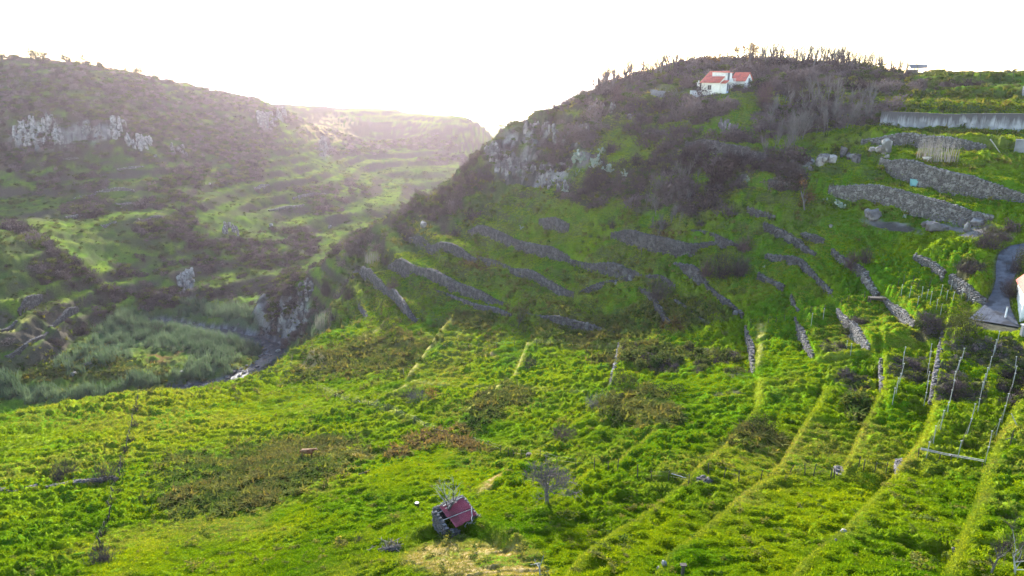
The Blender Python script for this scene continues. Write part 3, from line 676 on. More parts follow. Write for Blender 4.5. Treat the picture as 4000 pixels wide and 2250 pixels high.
dryv = .18 * np.clip(M(RIM, x, y), 0, 1) + np.clip(M('dry', x, y) * 1.3, 0, .95) * RNG.uniform(.3, 1, n) + .6 * sstep(.52, .7, fbm(x, y, 13, 151, 4)) * RNG.uniform(0, 1, n)  # dry patches, plus the painted sunlit yellow of the bank rims
scatter('grass', GR, 5, np.stack([x, y, z], 1), np.stack([RNG.normal(0, .18, n), RNG.normal(0, .18, n), RNG.uniform(0, 6.28, n)], 1),
        (0.75 + .5 * fbm(x, y, 7, 153, 2)) * (0.65 + R_ / 140) * (1 - .45 * np.clip(M('dry', x, y), 0, 1)), np.clip(fbm(x, y, 6, 155, 3) * 1.5 - .25 + .35 * H(x, y, ell(700, 1640, 600, 140, 0, 90, 160)) + RNG.normal(0, .12, n), 0, 1), 'thick green tussock grass covering the terraces', np.clip(dryv, 0, 1))  # tint raised over the left crest field to paint in its sunlight
print('grass', n)
# ------------------------------------------------------------------ plant shapes
def sliver(V, F, a, b, w0, w1, r):
    """a thin tapered twig between two points: three long faces"""
    a = np.asarray(a, float); b = np.asarray(b, float); d = b - a; L = np.linalg.norm(d) + 1e-9; d /= L
    u = np.cross(d, (0.3, .5, .81)); u /= np.linalg.norm(u) + 1e-9; v = np.cross(d, u); i = len(V)
    for p, w in ((a, w0), (b, w1)):
        for q in range(3):
            an = 2.094 * q; V.append(p + (u * math.cos(an) + v * math.sin(an)) * w)
    for q in range(3): F.append((i + q, i + (q + 1) % 3, i + 3 + (q + 1) % 3, i + 3 + q))
def tube(V, F, P, R, n=6):
    i0 = len(V)
    for k_, (p, r_) in enumerate(zip(P, R)):
        d = np.asarray(P[min(k_ + 1, len(P) - 1)], float) - np.asarray(P[max(k_ - 1, 0)], float); d /= np.linalg.norm(d) + 1e-9
        u = np.cross(d, (.21, .93, .3)); u /= np.linalg.norm(u) + 1e-9; v = np.cross(d, u)
        for q in range(n):
            a = 2 * math.pi * q / n; V.append(np.asarray(p, float) + (u * math.cos(a) + v * math.sin(a)) * r_)
        if k_:
            for q in range(n): F.append((i0 + (k_ - 1) * n + q, i0 + (k_ - 1) * n + (q + 1) % n, i0 + k_ * n + (q + 1) % n, i0 + k_ * n + q))
    F.append(tuple(i0 + (len(P) - 1) * n + q for q in range(n))); F.append(tuple(i0 + q for q in reversed(range(n))))
def box(V, F, c, s, rz=0.0, jit=0, r=None):
    cx, cy_, cz = c; i = len(V); ca_, sa_ = math.cos(rz), math.sin(rz)
    for dz in (-.5, .5):
        for dx, dy in ((-.5, -.5), (.5, -.5), (.5, .5), (-.5, .5)):
            x_, y_, z_ = dx * s[0], dy * s[1], dz * s[2]
            if jit: x_ += r.uniform(-jit, jit) * s[0]; y_ += r.uniform(-jit, jit) * s[1]; z_ += r.uniform(-jit, jit) * s[2]
            V.append((cx + x_ * ca_ - y_ * sa_, cy_ + x_ * sa_ + y_ * ca_, cz + z_))
    for f in ((0, 3, 2, 1), (4, 5, 6, 7), (0, 1, 5, 4), (1, 2, 6, 5), (2, 3, 7, 6), (3, 0, 4, 7)): F.append(tuple(i + q for q in f))
_ICO = None
def rock(V, F, c, s, seed, rz=0.0, sub=1, rough=.25):
    """an irregular stone"""
    global _ICO
    if _ICO is None:
        t = (1 + 5 ** .5) / 2
        v = np.array([(-1, t, 0), (1, t, 0), (-1, -t, 0), (1, -t, 0), (0, -1, t), (0, 1, t), (0, -1, -t), (0, 1, -t), (t, 0, -1), (t, 0, 1), (-t, 0, -1), (-t, 0, 1)], float)
        f = [(0, 11, 5), (0, 5, 1), (0, 1, 7), (0, 7, 10), (0, 10, 11), (1, 5, 9), (5, 11, 4), (11, 10, 2), (10, 7, 6), (7, 1, 8), (3, 9, 4), (3, 4, 2), (3, 2, 6), (3, 6, 8), (3, 8, 9), (4, 9, 5), (2, 4, 11), (6, 2, 10), (8, 6, 7), (9, 8, 1)]
        v /= np.linalg.norm(v[0]); L = [(v, f)]
        for _ in range(2):
            vl = list(map(tuple, L[-1][0])); mid = {}; nf = []
            def mp(a, b):
                k_ = (min(a, b), max(a, b))
                if k_ not in mid:
                    p = (np.array(vl[a]) + np.array(vl[b])); p /= np.linalg.norm(p); mid[k_] = len(vl); vl.append(tuple(p))
                return mid[k_]
            for a, b, c_ in L[-1][1]:
                x_, y_, z_ = mp(a, b), mp(b, c_), mp(c_, a); nf += [(a, x_, z_), (b, y_, x_), (c_, z_, y_), (x_, y_, z_)]
            L.append((np.array(vl), nf))
        _ICO = L
    v, f = _ICO[sub]; r = np.random.default_rng(seed)
    pw = np.sign(v) * np.abs(v) ** .75                      # squarer than a ball
    pw = pw * (1 + rough * (r.random(len(v))[:, None] - .5) * 2)
    p = pw * np.asarray(s) * .5; ca_, sa_ = math.cos(rz), math.sin(rz)
    i = len(V)
    for q in p: V.append((c[0] + q[0] * ca_ - q[1] * sa_, c[1] + q[0] * sa_ + q[1] * ca_, c[2] + q[2]))
    for t_ in f: F.append(tuple(i + q for q in t_))
def twig_bush(seed, n=26, h=1.0, rad=.7, w=.014, sub=5):
    r = np.random.default_rng(seed); V = []; F = []
    for _ in range(n):
        a = r.uniform(0, 6.283); e = math.acos(r.uniform(.12, 1)); d = np.array((math.sin(e) * math.cos(a) * rad, math.sin(e) * math.sin(a) * rad, math.cos(e) * h))
        b = np.array((r.normal(0, .3) * rad, r.normal(0, .3) * rad, -.05)); d = d * (1 - .35 * (d[2] < .3 * h)) - np.array((b[0], b[1], 0)) * .5; k_ = r.uniform(.55, 1.0); m_ = b + d * k_ * .5 + r.normal(0, .09, 3) * h; e_ = b + d * k_
        sliver(V, F, b, m_, w * 1.5, w, r); sliver(V, F, m_, e_, w, w * .3, r)
        for _ in range(sub):
            f = r.uniform(.3, 1); p = m_ + (e_ - m_) * f if f > .5 else b + (m_ - b) * f * 1.2
            q = p + (d / (np.linalg.norm(d) + .01) * .5 + r.normal(0, .5, 3) + np.array((0, 0, .25))) * r.uniform(.16, .36) * h
            sliver(V, F, p, q, w * .6, w * .2, r)
    return V, F
def leafy(seed, n=150, h=1.0, rad=.7, s=.11, hollow=.55, lump=5, flat=False):
    """leaf clumps spread through an uneven crown"""
    r = np.random.default_rng(seed); V = []; F = []
    lc = [np.array((r.normal(0, .4) * rad, r.normal(0, .4) * rad, h * r.uniform(.35, .85))) for _ in range(lump)]
    for k_ in range(n):
        c = lc[k_ % lump]; d = r.normal(0, 1, 3); d /= np.linalg.norm(d); q = c + d * np.array((rad * .55, rad * .55, h * .32)) * r.uniform(hollow, 1.0)
        if q[2] < 0: q[2] = abs(q[2]) * .5
        u = r.normal(0, 1, 3); u /= np.linalg.norm(u); v = np.cross(u, d); v /= np.linalg.norm(v) + 1e-6; z_ = s * r.uniform(.6, 1.4); i = len(V)
        V += [q - u * z_, q + v * z_ * .5, q + u * z_, q - v * z_ * .5]; F.append((i, i + 1, i + 2, i + 3))
    return V, F
M_TWIG = leaf_mat('bare_twigs', (.042, .032, .033), (.165, .132, .125), .12, (1.1, 1, 1))
M_TWIGL = leaf_mat('scrub_leaves', (.035, .062, .018), (.10, .115, .040), .3, (1.4, 1.2, .6))
M_FERN = leaf_mat('bracken_fronds', (.050, .095, .020), (.160, .160, .045), .4, (1.5, 1.25, .5), c3=(.155, .115, .048))
M_REED = leaf_mat('reed_leaves', (.060, .098, .072), (.105, .145, .105), .35, (1.2, 1.2, .7))
M_STONE = rough_mat('field_stone', (.072, .064, .062), (.175, .16, .152), 2.2, .95, .5, c3=(.25, .235, .22), s3=1.1)
M_STONED = rough_mat('dark_stone', (.045, .040, .043), (.125, .112, .112), 2.2, .95, .5, c3=(.15, .14, .135), s3=.9)
M_PALE = rough_mat('pale_rock', (.17, .155, .148), (.37, .35, .33), .8, .95, .6, c3=(.12, .11, .10), s3=.5)
M_BASALT = rough_mat('basalt_rock', (.085, .075, .075), (.17, .15, .145), .8, .95, .6, c3=(.28, .26, .25), s3=.4)
M_EARTH = rough_mat('wall_packing', (.05, .043, .036), (.085, .07, .055), 2, .95, .3)

def dense_bush(i):
    V, F = twig_bush(200 + i, 26, 1.0, .75, .016, 5); V2, F2 = leafy(210 + i, 90, .88, .72, .085, .3, 4); n_ = len(V)
    return list(V) + list(V2), F + [tuple(a + n_ for a in f) for f in F2]
TB = proto('scrub_bush', [raw_mesh('scrub_twigs', *dense_bush(i), M_TWIG) for i in range(5)])
LB = proto('scrub_leafy', [raw_mesh('scrub_foliage', *leafy(220 + i, 170, .9, .75, .12), M_TWIGL) for i in range(3)])
FE = proto('fern', [raw_mesh('fern_fronds', *blades(9, .75, .3, .12, 1.1, 240 + i, 3), M_FERN) for i in range(4)])
RE = proto('reed', [raw_mesh('reed_clump', *blades(34, 3.3, .9, .05, .35, 260 + i, 3), M_REED) for i in range(4)])
def spread(n, r0, r1, mask, seed, az=40, thr=0.0, gain=1.0):
    x, y = sample_field(n, r0, r1, az, seed=seed); d = np.clip(H(x, y, mask) * gain, 0, 1)
    k_ = (RNG.uniform(size=n) < d) & (d > thr); x, y = x[k_], y[k_]; z = H(x, y); k_ = seen(x, y, z, 1.0); return x[k_], y[k_], z[k_]
def upright(n, tilt=.12): return np.stack([RNG.normal(0, tilt, n), RNG.normal(0, tilt, n), RNG.uniform(0, 6.28, n)], 1)
GR_ = np.exp(GL); ROADK = MASK['road'] > .1
scr2 = np.where(ROADK, 0, SCRUB)
sky_cut = np.where((GY > 320) & (GZ > CZ - 4), .4, 1.0)
x, y, z = spread(60000, 50, 330, np.where(GR_ < 135, scr2 * .4, scr2), 31, gain=.6, thr=.12); n = len(x); R_ = np.hypot(x, y)
hs = np.where(R_ < 135, .8, 1.9) * (0.5 + .9 * fbm(x, y, 12, 161, 3)) * np.exp(RNG.normal(0, .35, n))
scatter('scrub', TB, 5, np.stack([x, y, z - .1], 1), upright(n), np.stack([hs * 1.1, hs * 1.1, hs], 1), np.clip(fbm(x, y, 15, 163, 3) * 1.6 - .3 + RNG.normal(0, .15, n), 0, 1), 'purple-brown leafless scrub over the near hill')
print('scrub', n)
x, y, z = spread(22000, 50, 330, scr2, 32, gain=.6, thr=.2); n = len(x); R_ = np.hypot(x, y)
hs = np.where(R_ < 110, .8, 1.5) * (0.5 + .9 * fbm(x, y, 12, 165, 3)) * RNG.uniform(.5, 1.3, n)
scatter('undergrowth', LB, 3, np.stack([x, y, z - .1], 1), upright(n), np.stack([hs * 1.2, hs * 1.2, hs], 1), RNG.uniform(0, 1, n), 'dull green brambles among the leafless scrub')
x, y, z = spread(60000, 270, 760, np.where(GY > 250, SCRUB * (.45 + .55 * MASK['scrub']), 0), 33, gain=.8, thr=.3); n = len(x)
hs = 2.6 * (0.5 + .9 * fbm(x, y, 30, 167, 3)) * RNG.uniform(.6, 1.4, n)
lk = RNG.uniform(size=n) < .3
scatter('far_scrub', TB, 5, np.stack([x, y, z - .2], 1)[~lk], upright(n)[~lk], np.stack([hs * 1.2, hs * 1.2, hs], 1)[~lk], RNG.uniform(0, 1, n)[~lk], 'hazy purple-brown scrub on the hill across the valley')
scatter('far_undergrowth', LB, 3, np.stack([x, y, z - .2], 1)[lk], upright(n)[lk], np.stack([hs * 1.3, hs * 1.3, hs * .8], 1)[lk], RNG.uniform(0, 1, n)[lk], 'hazy dark green bushes on the hill across the valley')
print('far scrub', n)
x, y, z = spread(4500, 34, 150, np.where(MASK['road'] > .1, 0, .12 + .35 * sstep(.5, .62, n1)), 38); n = len(x)
hs = np.exp(RNG.normal(-1.2, .35, n))
WB = proto('weed', [raw_mesh('weed_leaves', *leafy(230 + i, 110, .8, .8, .15), M_FERN) for i in range(3)])
scatter('weeds', WB, 3, np.stack([x, y, z - .05], 1), upright(n), np.stack([hs * 1.4, hs * 1.4, hs * .9], 1), RNG.uniform(0, 1, n), 'dark leafy weeds among the near grass')
x, y, z = spread(30000, 215, 640, np.where((GZ > WATER + 3) & (MASK['reed'] < .2), .22 + .3 * sstep(.45, .6, n1), 0), 37); n = len(x)
hs = np.exp(RNG.normal(-.35, .45, n)) * (1 + (np.hypot(x, y) - 215) / 500)
scatter('far_tussocks', LB, 3, np.stack([x, y, z - .1], 1), upright(n), np.stack([hs * 1.3, hs * 1.3, hs * .7], 1), RNG.uniform(0, 1, n), 'rough green tussocks dotted over the far valley slopes')
x, y, z = spread(150000, 50, 300, np.clip(MASK['bracken'] * 1.3 * (.25 + .75 * fz) + .14 * MID * sstep(.48, .6, n1) + .7 * top_ + .35 * RISE2, 0, 1), 34, gain=.62); n = len(x); R_ = np.hypot(x, y)
scatter('bracken', FE, 4, np.stack([x, y, z], 1), upright(n, .2), RNG.uniform(.6, 1.3, n) * (.8 + R_ / 260), np.clip(fbm(x, y, 5, 169, 3) * 1.6 - .3 + RNG.normal(0, .2, n), 0, 1), 'dark green and rusty bracken growing in drifts', np.clip(M('rust', x, y) * 1.1 + .6 * sstep(.52, .7, fbm(x, y, 5, 171, 3)) * RNG.uniform(0, 1, n), 0, 1))
print('bracken', n)
x, y, z = spread(42000, 150, 340, np.where(MASK['bed'] > .2, 0, MASK['reed'] * (.35 + .65 * sstep(.35, .5, n1))), 35, thr=.1); n = len(x)
hs = RNG.uniform(.6, 1.2, n) * (.7 + .8 * fbm(x, y, 14, 173, 3))
scatter('reeds', RE, 4, np.stack([x, y, z], 1), upright(n, .08), np.stack([hs * 1.15, hs * 1.15, hs], 1), np.clip(fbm(x, y, 12, 175, 3) * 1.5 - .25 + RNG.normal(0, .2, n), 0, 1), 'blue-green giant reeds along the valley stream')
print('reeds', n)
def one_rock(i, mat, sub=1, rough=.25):
    V = []; F = []; rock(V, F, (0, 0, 0), (1, 1, 1), 300 + i, 0, sub, rough); return raw_mesh('stone', V, F, mat)
SB = proto('pebble', [one_rock(i, M_STONED) for i in range(4)])
x, y, z = spread(9000, 190, 320, np.where(MASK['bed'] > .25, 1, 0), 36, thr=.1); n = len(x); hs = RNG.uniform(.3, 1.1, n) ** 1.6 * 1.3
scatter('river_stones', SB, 4, np.stack([x, y, np.maximum(z, WATER - .3)], 1), upright(n, .3), np.stack([hs * 1.3, hs, hs * .7], 1), RNG.uniform(0, 1, n), 'grey boulders and cobbles in the stream bed')
print('river stones', n)

# ------------------------------------------------------------------ things
def tag(o, label, cat, group=None):
    o['label'] = label; o['category'] = cat; o['kind'] = 'thing'
    if group: o['group'] = group
    return o
def thing(name, label, cat, loc=(0, 0, 0), rz=0.0, group=None):
    o = bpy.data.objects.new(name, None); COL.objects.link(o); o.location = loc; o.rotation_euler = (0, 0, rz); o.empty_display_size = .2
    return tag(o, label, cat, group)
def part(name, me, parent, loc=(0, 0, 0), rot=(0, 0, 0), scl=(1, 1, 1), label=None):
    o = bpy.data.objects.new(name, me); COL.objects.link(o); o.parent = parent; o.location = loc; o.rotation_euler = rot; o.scale = scl
    if label: o['label'] = label
    return o
def copy_thing(o, loc, rz=0.0, scl=(1, 1, 1)):
    c = o.copy(); COL.objects.link(c); c.location = loc; c.rotation_euler = (0, 0, rz); c.scale = scl
    for ch in o.children:
        d = ch.copy(); COL.objects.link(d); d.parent = c
    return c
def rng_of(p): return math.sqrt(p[0] ** 2 + p[1] ** 2 + (p[2] - CZ) ** 2)
def mpp(p): return (p[1] * cT - (p[2] - CZ) * sT) / FP       # metres per photo pixel at a place
M_STONES_A = rough_mat('mottled_wall_stone', (.17, .155, .15), (.33, .30, .285), 1.6, .95, .5, c3=(.42, .40, .38), s3=1.0)

STONE_V = {m_.name: [one_rock(20 + i, m_) for i in range(6)] for m_ in (M_STONE, M_STONED, M_STONES_A)}
def stone_face(parent, A, B, za0, za1, zb0, zb1, nrm, size, mat, seed, singles, cap=300, bulge=.06):
    """lay stones course by course over one stretch of wall face (local coordinates)"""
    r = np.random.default_rng(seed); L = np.linalg.norm(np.subtract(B[:2], A[:2])); out = []
    hgt = max(za1 - za0, zb1 - zb0, .3); nc = max(1, int(round(hgt / (size * .72))))
    for c in range(nc):
        s = r.uniform(0, .5) * size
        while s < L:
            wd = size * r.uniform(.75, 1.5); f = min((s + wd / 2) / L, 1)
            z0 = za0 + (zb0 - za0) * f; z1 = za1 + (zb1 - za1) * f; hh = (z1 - z0) / nc
            p = (A[0] + (B[0] - A[0]) * f + nrm[0] * bulge * r.uniform(-.3, .8), A[1] + (B[1] - A[1]) * f + nrm[1] * bulge * r.uniform(-.3, .8), z0 + hh * (c + .5 + r.uniform(-.12, .12)))
            out.append((p, (wd * 1.02, size * .8, max(hh, .12) * r.uniform(.95, 1.3))))
            s += wd
    return out
def lay_stones(root, stones, rz, mat, singles, seed, cap=220):
    r = np.random.default_rng(seed); r.shuffle(stones)
    vs = STONE_V[mat.name]; one = stones[:cap] if singles else []
    for (p, s, a) in one:
        part('stone', vs[r.integers(len(vs))], root, p, (r.uniform(-.15, .15), r.uniform(-.15, .15), a), s)
    rest = stones[len(one):]
    if rest:
        V = []; F = []
        for (p, s, a) in rest: rock(V, F, p, s, int(r.integers(1e6)), a, 0 if not singles else 1, .2)
        o = part('stones', raw_mesh('stones', V, F, mat), root); o['kind'] = 'stuff'
def build_wall(P, side, hgt, label, singles, idx, mat, cat='stone wall', size=None, both=False, narrow=False):
    o0 = P[len(P) // 2].copy(); o0[2] = float(H(o0[0], o0[1]))
    root = thing('stone_wall', label, cat, tuple(o0))
    seg = []; 
    for a, b in zip(P[:-1], P[1:]):                     # resample so the wall follows the ground
        n_ = max(1, int(np.linalg.norm((b - a)[:2]) / 2.5))
        for k_ in range(n_): seg.append(a + (b - a) * k_ / n_)
    seg.append(P[-1]); seg = np.array(seg)
    d = np.gradient(seg[:, :2], axis=0); d /= np.linalg.norm(d, axis=1)[:, None]
    nu = np.stack([-d[:, 1], d[:, 0]], 1) * side         # towards the high ground
    base = seg[:, :2] - nu * .45; top = seg[:, :2] + nu * .9
    zb = H(base[:, 0], base[:, 1]) - .35; zt = np.maximum(H(top[:, 0], top[:, 1]), zb + .5)
    r = np.random.default_rng(500 + idx)
    ends = np.clip(np.minimum(np.arange(len(seg)), np.arange(len(seg))[::-1]) / 2.0, .6, 1)
    zt = zb + np.maximum((zt - zb), hgt * (.72 if not both else 1.0)) * ends + r.uniform(-.12, .18, len(seg))
    if not both and not singles: zt = zb + (zt - zb) * (.75 + .4 * vn(np.arange(len(seg)) * .45 + idx * 7.3, np.zeros(len(seg)), 9))
    if len(seg) > 3: zt[1:-1] = (zt[:-2] + 2 * zt[1:-1] + zt[2:]) / 4
    thick = (.22 if narrow else .45) if not both else .3
    V = []; F = []
    for k_ in range(len(seg)):
        for q, zz_ in ((-thick, zb[k_] - .4), (-thick * .75, zt[k_]), (thick * .9, zt[k_]), (thick * .9, zb[k_] - .4)):
            V.append((seg[k_, 0] + nu[k_, 0] * q - o0[0], seg[k_, 1] + nu[k_, 1] * q - o0[1], zz_ - o0[2]))
        if k_:
            i = 4 * k_
            for q in range(4): F.append((i - 4 + q, i - 4 + (q + 1) % 4, i + (q + 1) % 4, i + q))
    F.append((0, 3, 2, 1)); i = 4 * (len(seg) - 1); F.append((i, i + 1, i + 2, i + 3))
    part('packing', raw_mesh('packing', V, F, M_EARTH), root)
    size = size or (.46 if singles else max(.5, mpp(o0) * 6))
    st = []
    faces = [(-1, thick)] + ([(1, thick)] if both else [])
    for sg, th_ in faces:
        for k_ in range(len(seg) - 1):
            A = np.array([*(seg[k_, :2] + nu[k_] * sg * th_ - o0[:2])]); B = np.array([*(seg[k_ + 1, :2] + nu[k_ + 1] * sg * th_ - o0[:2])])
            a = math.atan2(B[1] - A[1], B[0] - A[0])
            for (p, s) in stone_face(root, A, B, zb[k_] - o0[2], zt[k_] - o0[2], zb[k_ + 1] - o0[2], zt[k_ + 1] - o0[2], nu[k_] * sg, size, mat, idx * 97 + k_ + 50 * (sg > 0), singles): st.append((p, s, a + r.uniform(-.15, .15)))
    for k_ in range(len(seg) - 1):                      # coping
        L = np.linalg.norm(seg[k_ + 1, :2] - seg[k_, :2]); m_ = max(1, int(L / (size * 1.2)))
        for q in range(m_):
            f = (q + r.uniform(.2, .8)) / m_; p = seg[k_, :2] * (1 - f) + seg[k_ + 1, :2] * f - o0[:2] - nu[k_] * r.uniform(-.1, .3)
            st.append(((p[0], p[1], zt[k_] * (1 - f) + zt[k_ + 1] * f - o0[2] + r.uniform(-.05, .1)), (size * r.uniform(.8, 1.5), size * r.uniform(.7, 1.1), size * r.uniform(.4, .8)), r.uniform(0, 3)))
    lay_stones(root, st, 0, mat, singles, 900 + idx)
    return root
for i, (w, P, sg) in enumerate(zip(WALLS, WPTS, WSIDE)):
    build_wall(P, sg, w[1] * (.6 if 20 <= i <= 26 else .92), w[2], w[3], i, (M_STONE if P[0, 1] > 95 else M_STONED) if w[3] else (M_STONED if P[0, 1] < 260 else M_STONE), narrow=20 <= i <= 26)
LOW = [([(1870,1000),(1935,1022),(1995,1042)],'thin overgrown wall just under the long highest wall of the middle slope'),([(2228,1012),(2285,1022)],'short thin wall joining the long highest wall to the straight one'),([(2500,1062),(2570,1085),(2640,1112)],'thin overgrown wall running on from the short straight wall'),
 ([(1700,1130),(1850,1190),(2000,1232)],'faint low wall in bracken under the long wall behind the pale bush'),([(2060,1225),(2200,1270),(2400,1300)],'faint low wall through bracken above the middle bright field'),([(2259,1142),(2362,1100),(2460,1084)],'thin dark wall rising to a grey stone lump, right of the wall in the middle'),
 ([(2780,1135),(2840,1185),(2905,1232)],'thin crumbling wall running on below the clump of dark shrubs'),([(2700,905),(2800,935),(2900,962)],'thin low wall in grass right of the curved wall'),([(3190,1078),(3225,1115),(3262,1150)],'thin low wall running on from the crumbling wall with the cactus'),([(3250,985),(3330,1025),(3400,1062)],'faint low wall above the two bare shrubs at the right'),
 ([(2640,1180),(2710,1222),(2780,1262)],'faint low wall in pale grass below the low narrow wall'),([(1600,940),(1690,975)],'thin dark wall near the ridge, continuing left of the first wall below the ridge line')]
for i, (pts, lab) in enumerate(LOW):
    P = np.array([hit(*p) for p in pts]); build_wall(P, uphill(P, GZ), .7, lab, 0, 120 + i, M_STONED, narrow=True)
for i, (pts, lab) in enumerate([([(-30, 1921), (60, 1915), (148, 1902)], 'low grey drystone wall leaving the picture at the left edge of the front field'),
                                ([(185, 1908), (300, 1893), (400, 1880), (455, 1876)], 'low grey drystone wall with two bare bushes behind it in the front field')]):
    P = np.array([hit(*p) for p in pts]); build_wall(P, 1, 1.6, lab, 1, 70 + i, M_STONED, size=.36, both=True)
for i, (pts, h_, lab) in enumerate([([(2775, 1868), (2745, 1888), (2700, 1905)], .9, 'dark heap of stone where the middle fence meets a terrace edge'),
                                  ([(3272, 1848), (3290, 1862)], .8, 'small dark stone pile at the foot of a bright terrace edge, beside slanted posts'),
                                  ([(3510, 1835), (3530, 1825)], .8, 'small dark stone pile left of the long pale rail')]):
    P = np.array([hit(*p) for p in pts]); build_wall(P, 1, h_, lab, 1, 80 + i, M_STONED, 'stone pile', size=.42, both=True)
# ------------------------------------------------------------------ trees, bushes, cactus, boulders
M_BARK = rough_mat('grey_bark', (.09, .08, .075), (.17, .155, .145), 4, .95, .4)
M_BURNT = rough_mat('scorched_bark', (.040, .034, .034), (.085, .072, .07), 4, .95, .4)
M_DEAD = rough_mat('bleached_wood', (.24, .22, .21), (.42, .40, .38), 5, .9, .4)
M_LEAFDK = leaf_mat('dark_leaves', (.030, .045, .016), (.065, .075, .028), .3, (1.4, 1.2, .6), attr=False)
M_LEAFOR = leaf_mat('orange_leaves', (.13, .085, .035), (.17, .11, .05), .4, (1.4, 1.1, .6), attr=False)
M_TWIG1 = leaf_mat('bush_twigs', (.062, .046, .044), (.105, .082, .076), .1, (1, 1, 1), attr=False)
M_TWIGP = leaf_mat('pale_twigs', (.19, .17, .155), (.25, .225, .20), .15, (1, 1, 1), attr=False)
M_TWIGM = leaf_mat('mauve_twigs', (.12, .075, .075), (.15, .10, .095), .15, (1, 1, 1), attr=False)
M_CACT = rough_mat('prickly_pear_skin', (.17, .23, .18), (.27, .33, .27), 3, .6, .2, c3=(.30, .30, .22), s3=1.5)
def limb_tree(seed, h, r0, levels=3, fork=.35, spread_=.8, nb=4, up=.35, lean=(0, 0), minr=.006, tw=.6):
    r = np.random.default_rng(seed); V = []; F = []; V2 = []; F2 = []
    def grow(p, d, L, rad, lv):
        n_ = 4; pts = [p]; rs = [rad]; q = p.copy(); dd_ = d.copy()
        for k_ in range(n_):
            dd_ = dd_ + r.normal(0, .13, 3); dd_ /= np.linalg.norm(dd_); q = q + dd_ * L / n_; pts.append(q.copy()); rs.append(rad * (1 - .5 * (k_ + 1) / n_))
        if lv >= levels - 1:
            for a, b, ra, rb in zip(pts[:-1], pts[1:], rs[:-1], rs[1:]): sliver(V2, F2, a, b, ra, rb, r)
        else: tube(V, F, pts, rs, 6 if lv == 0 else 4)
        if lv < levels:
            for k_ in range(nb if lv else nb + 1):
                f = r.uniform(.35 if lv else fork, 1.0); i = min(int(f * n_), n_ - 1); pp = pts[i] + (pts[i + 1] - pts[i]) * (f * n_ - i)
                nd = dd_ * .6 + r.normal(0, spread_, 3) + np.array((0, 0, up)); nd /= np.linalg.norm(nd)
                grow(pp, nd, L * r.uniform(.45, .72), max(rs[i] * (.6 if lv else tw), minr), lv + 1)
    d0 = np.array((lean[0], lean[1], 1.0)); d0 /= np.linalg.norm(d0)
    grow(np.array((0, 0, -.25)), d0, h * .55, r0, 0)
    return V, F, V2, F2
def make_tree(label, loc, seed, h, r0, mat, tmat, rz=0, leaves=None, name='bare_tree', group=None, **kw):
    V, F, V2, F2 = limb_tree(seed, h, r0, **kw)
    top = max(v[2] for v in V2) if V2 else h
    k_ = h / top
    t_ = thing(name, label, 'tree', tuple(loc), rz, group)
    part('trunk', raw_mesh('trunk', np.array(V) * k_, F, mat), t_)
    if leaves:
        r = np.random.default_rng(seed); L2 = []; LF = []
        ends = np.array(V2)[::6] * k_
        for _ in range(leaves[0]):
            q = ends[r.integers(len(ends))] + r.normal(0, leaves[1], 3); u = r.normal(0, 1, 3); u /= np.linalg.norm(u); v = np.cross(u, r.normal(0, 1, 3)); v /= np.linalg.norm(v); z_ = leaves[2] * r.uniform(.6, 1.4); i = len(L2)
            L2 += [q - u * z_, q + v * z_ * .6, q + u * z_, q - v * z_ * .6]; LF.append((i, i + 1, i + 2, i + 3))
        part('branches', raw_mesh('branches', np.array(V2) * k_, F2, tmat), t_)
        part('crown', raw_mesh('crown', L2, LF, leaves[3]), t_)
    else: part('crown', raw_mesh('crown', np.array(V2) * k_, F2, tmat), t_)
    return t_
def G(x, y): return np.array([x, y, float(H(x, y))])

# the lone tree by the hut, and smaller bare ones
p = hit(2137, 1968); h_ = 170 * mpp(p) * 1.25; lt = thing('bare_tree', 'lone rounded leafless tree on the bright grass right of the red-roofed hut', 'tree', tuple(p - (0, 0, .2)), .4)
V, F, V2, F2 = limb_tree(5, h_, .17, levels=4, nb=6, fork=.75, spread_=.62, up=.5, minr=.011); k_ = h_ / max(v[2] for v in V2)
part('trunk', raw_mesh('trunk', np.array(V) * k_ * (1.25, 1.25, 1), F, M_BARK), lt); part('crown', raw_mesh('crown', np.array(V2) * k_ * (1.25, 1.25, 1), F2, leaf_mat('grey_twigs', (.13, .108, .105), (.16, .13, .125), .1, (1, 1, 1), attr=False)), lt)
p = hit(2112, 2252); make_tree('small spindly dead tree at the bottom edge, right of the straw-coloured bank', p, 9, 110 * mpp(p) * 1.1, .06, M_DEAD, M_TWIG1, levels=3, nb=4, fork=.3, spread_=.6)
p = hit(1704, 2080); make_tree('leaning dead tree with bleached top growing against the stone hut', p, 21, 195 * mpp(p) * 1.1, .12, M_BURNT, M_DEAD, levels=3, nb=4, fork=.45, spread_=.5, up=.5, lean=(.22, .1))
p = hit(2022, 1282); make_tree('small multi-stemmed bare tree in the bracken under the middle stone walls', p, 13, 115 * mpp(p), .10, M_BURNT, M_TWIG1, levels=3, nb=6, fork=.05, spread_=.5, up=.6)
p = hit(3142, 818); make_tree('spreading orange-leaved tree on the slope left of the long dark wall', p, 15, 120 * mpp(p), .16, M_BARK, M_TWIG1, levels=3, nb=5, fork=.25, spread_=.9, up=.2, leaves=(420, .35, .16, M_LEAFOR))
p = hit(3870, 2240); make_tree('brown twiggy thicket tree in the bottom right corner', p, 17, 210 * mpp(p), .07, M_BARK, M_TWIG1, levels=3, nb=6, fork=.1, spread_=.55, up=.6)
p = hit(3960, 2250); make_tree('pale-stemmed twiggy tree at the very bottom right corner', p, 18, 250 * mpp(p), .07, M_DEAD, M_TWIG1, levels=3, nb=6, fork=.1, spread_=.5, up=.7)

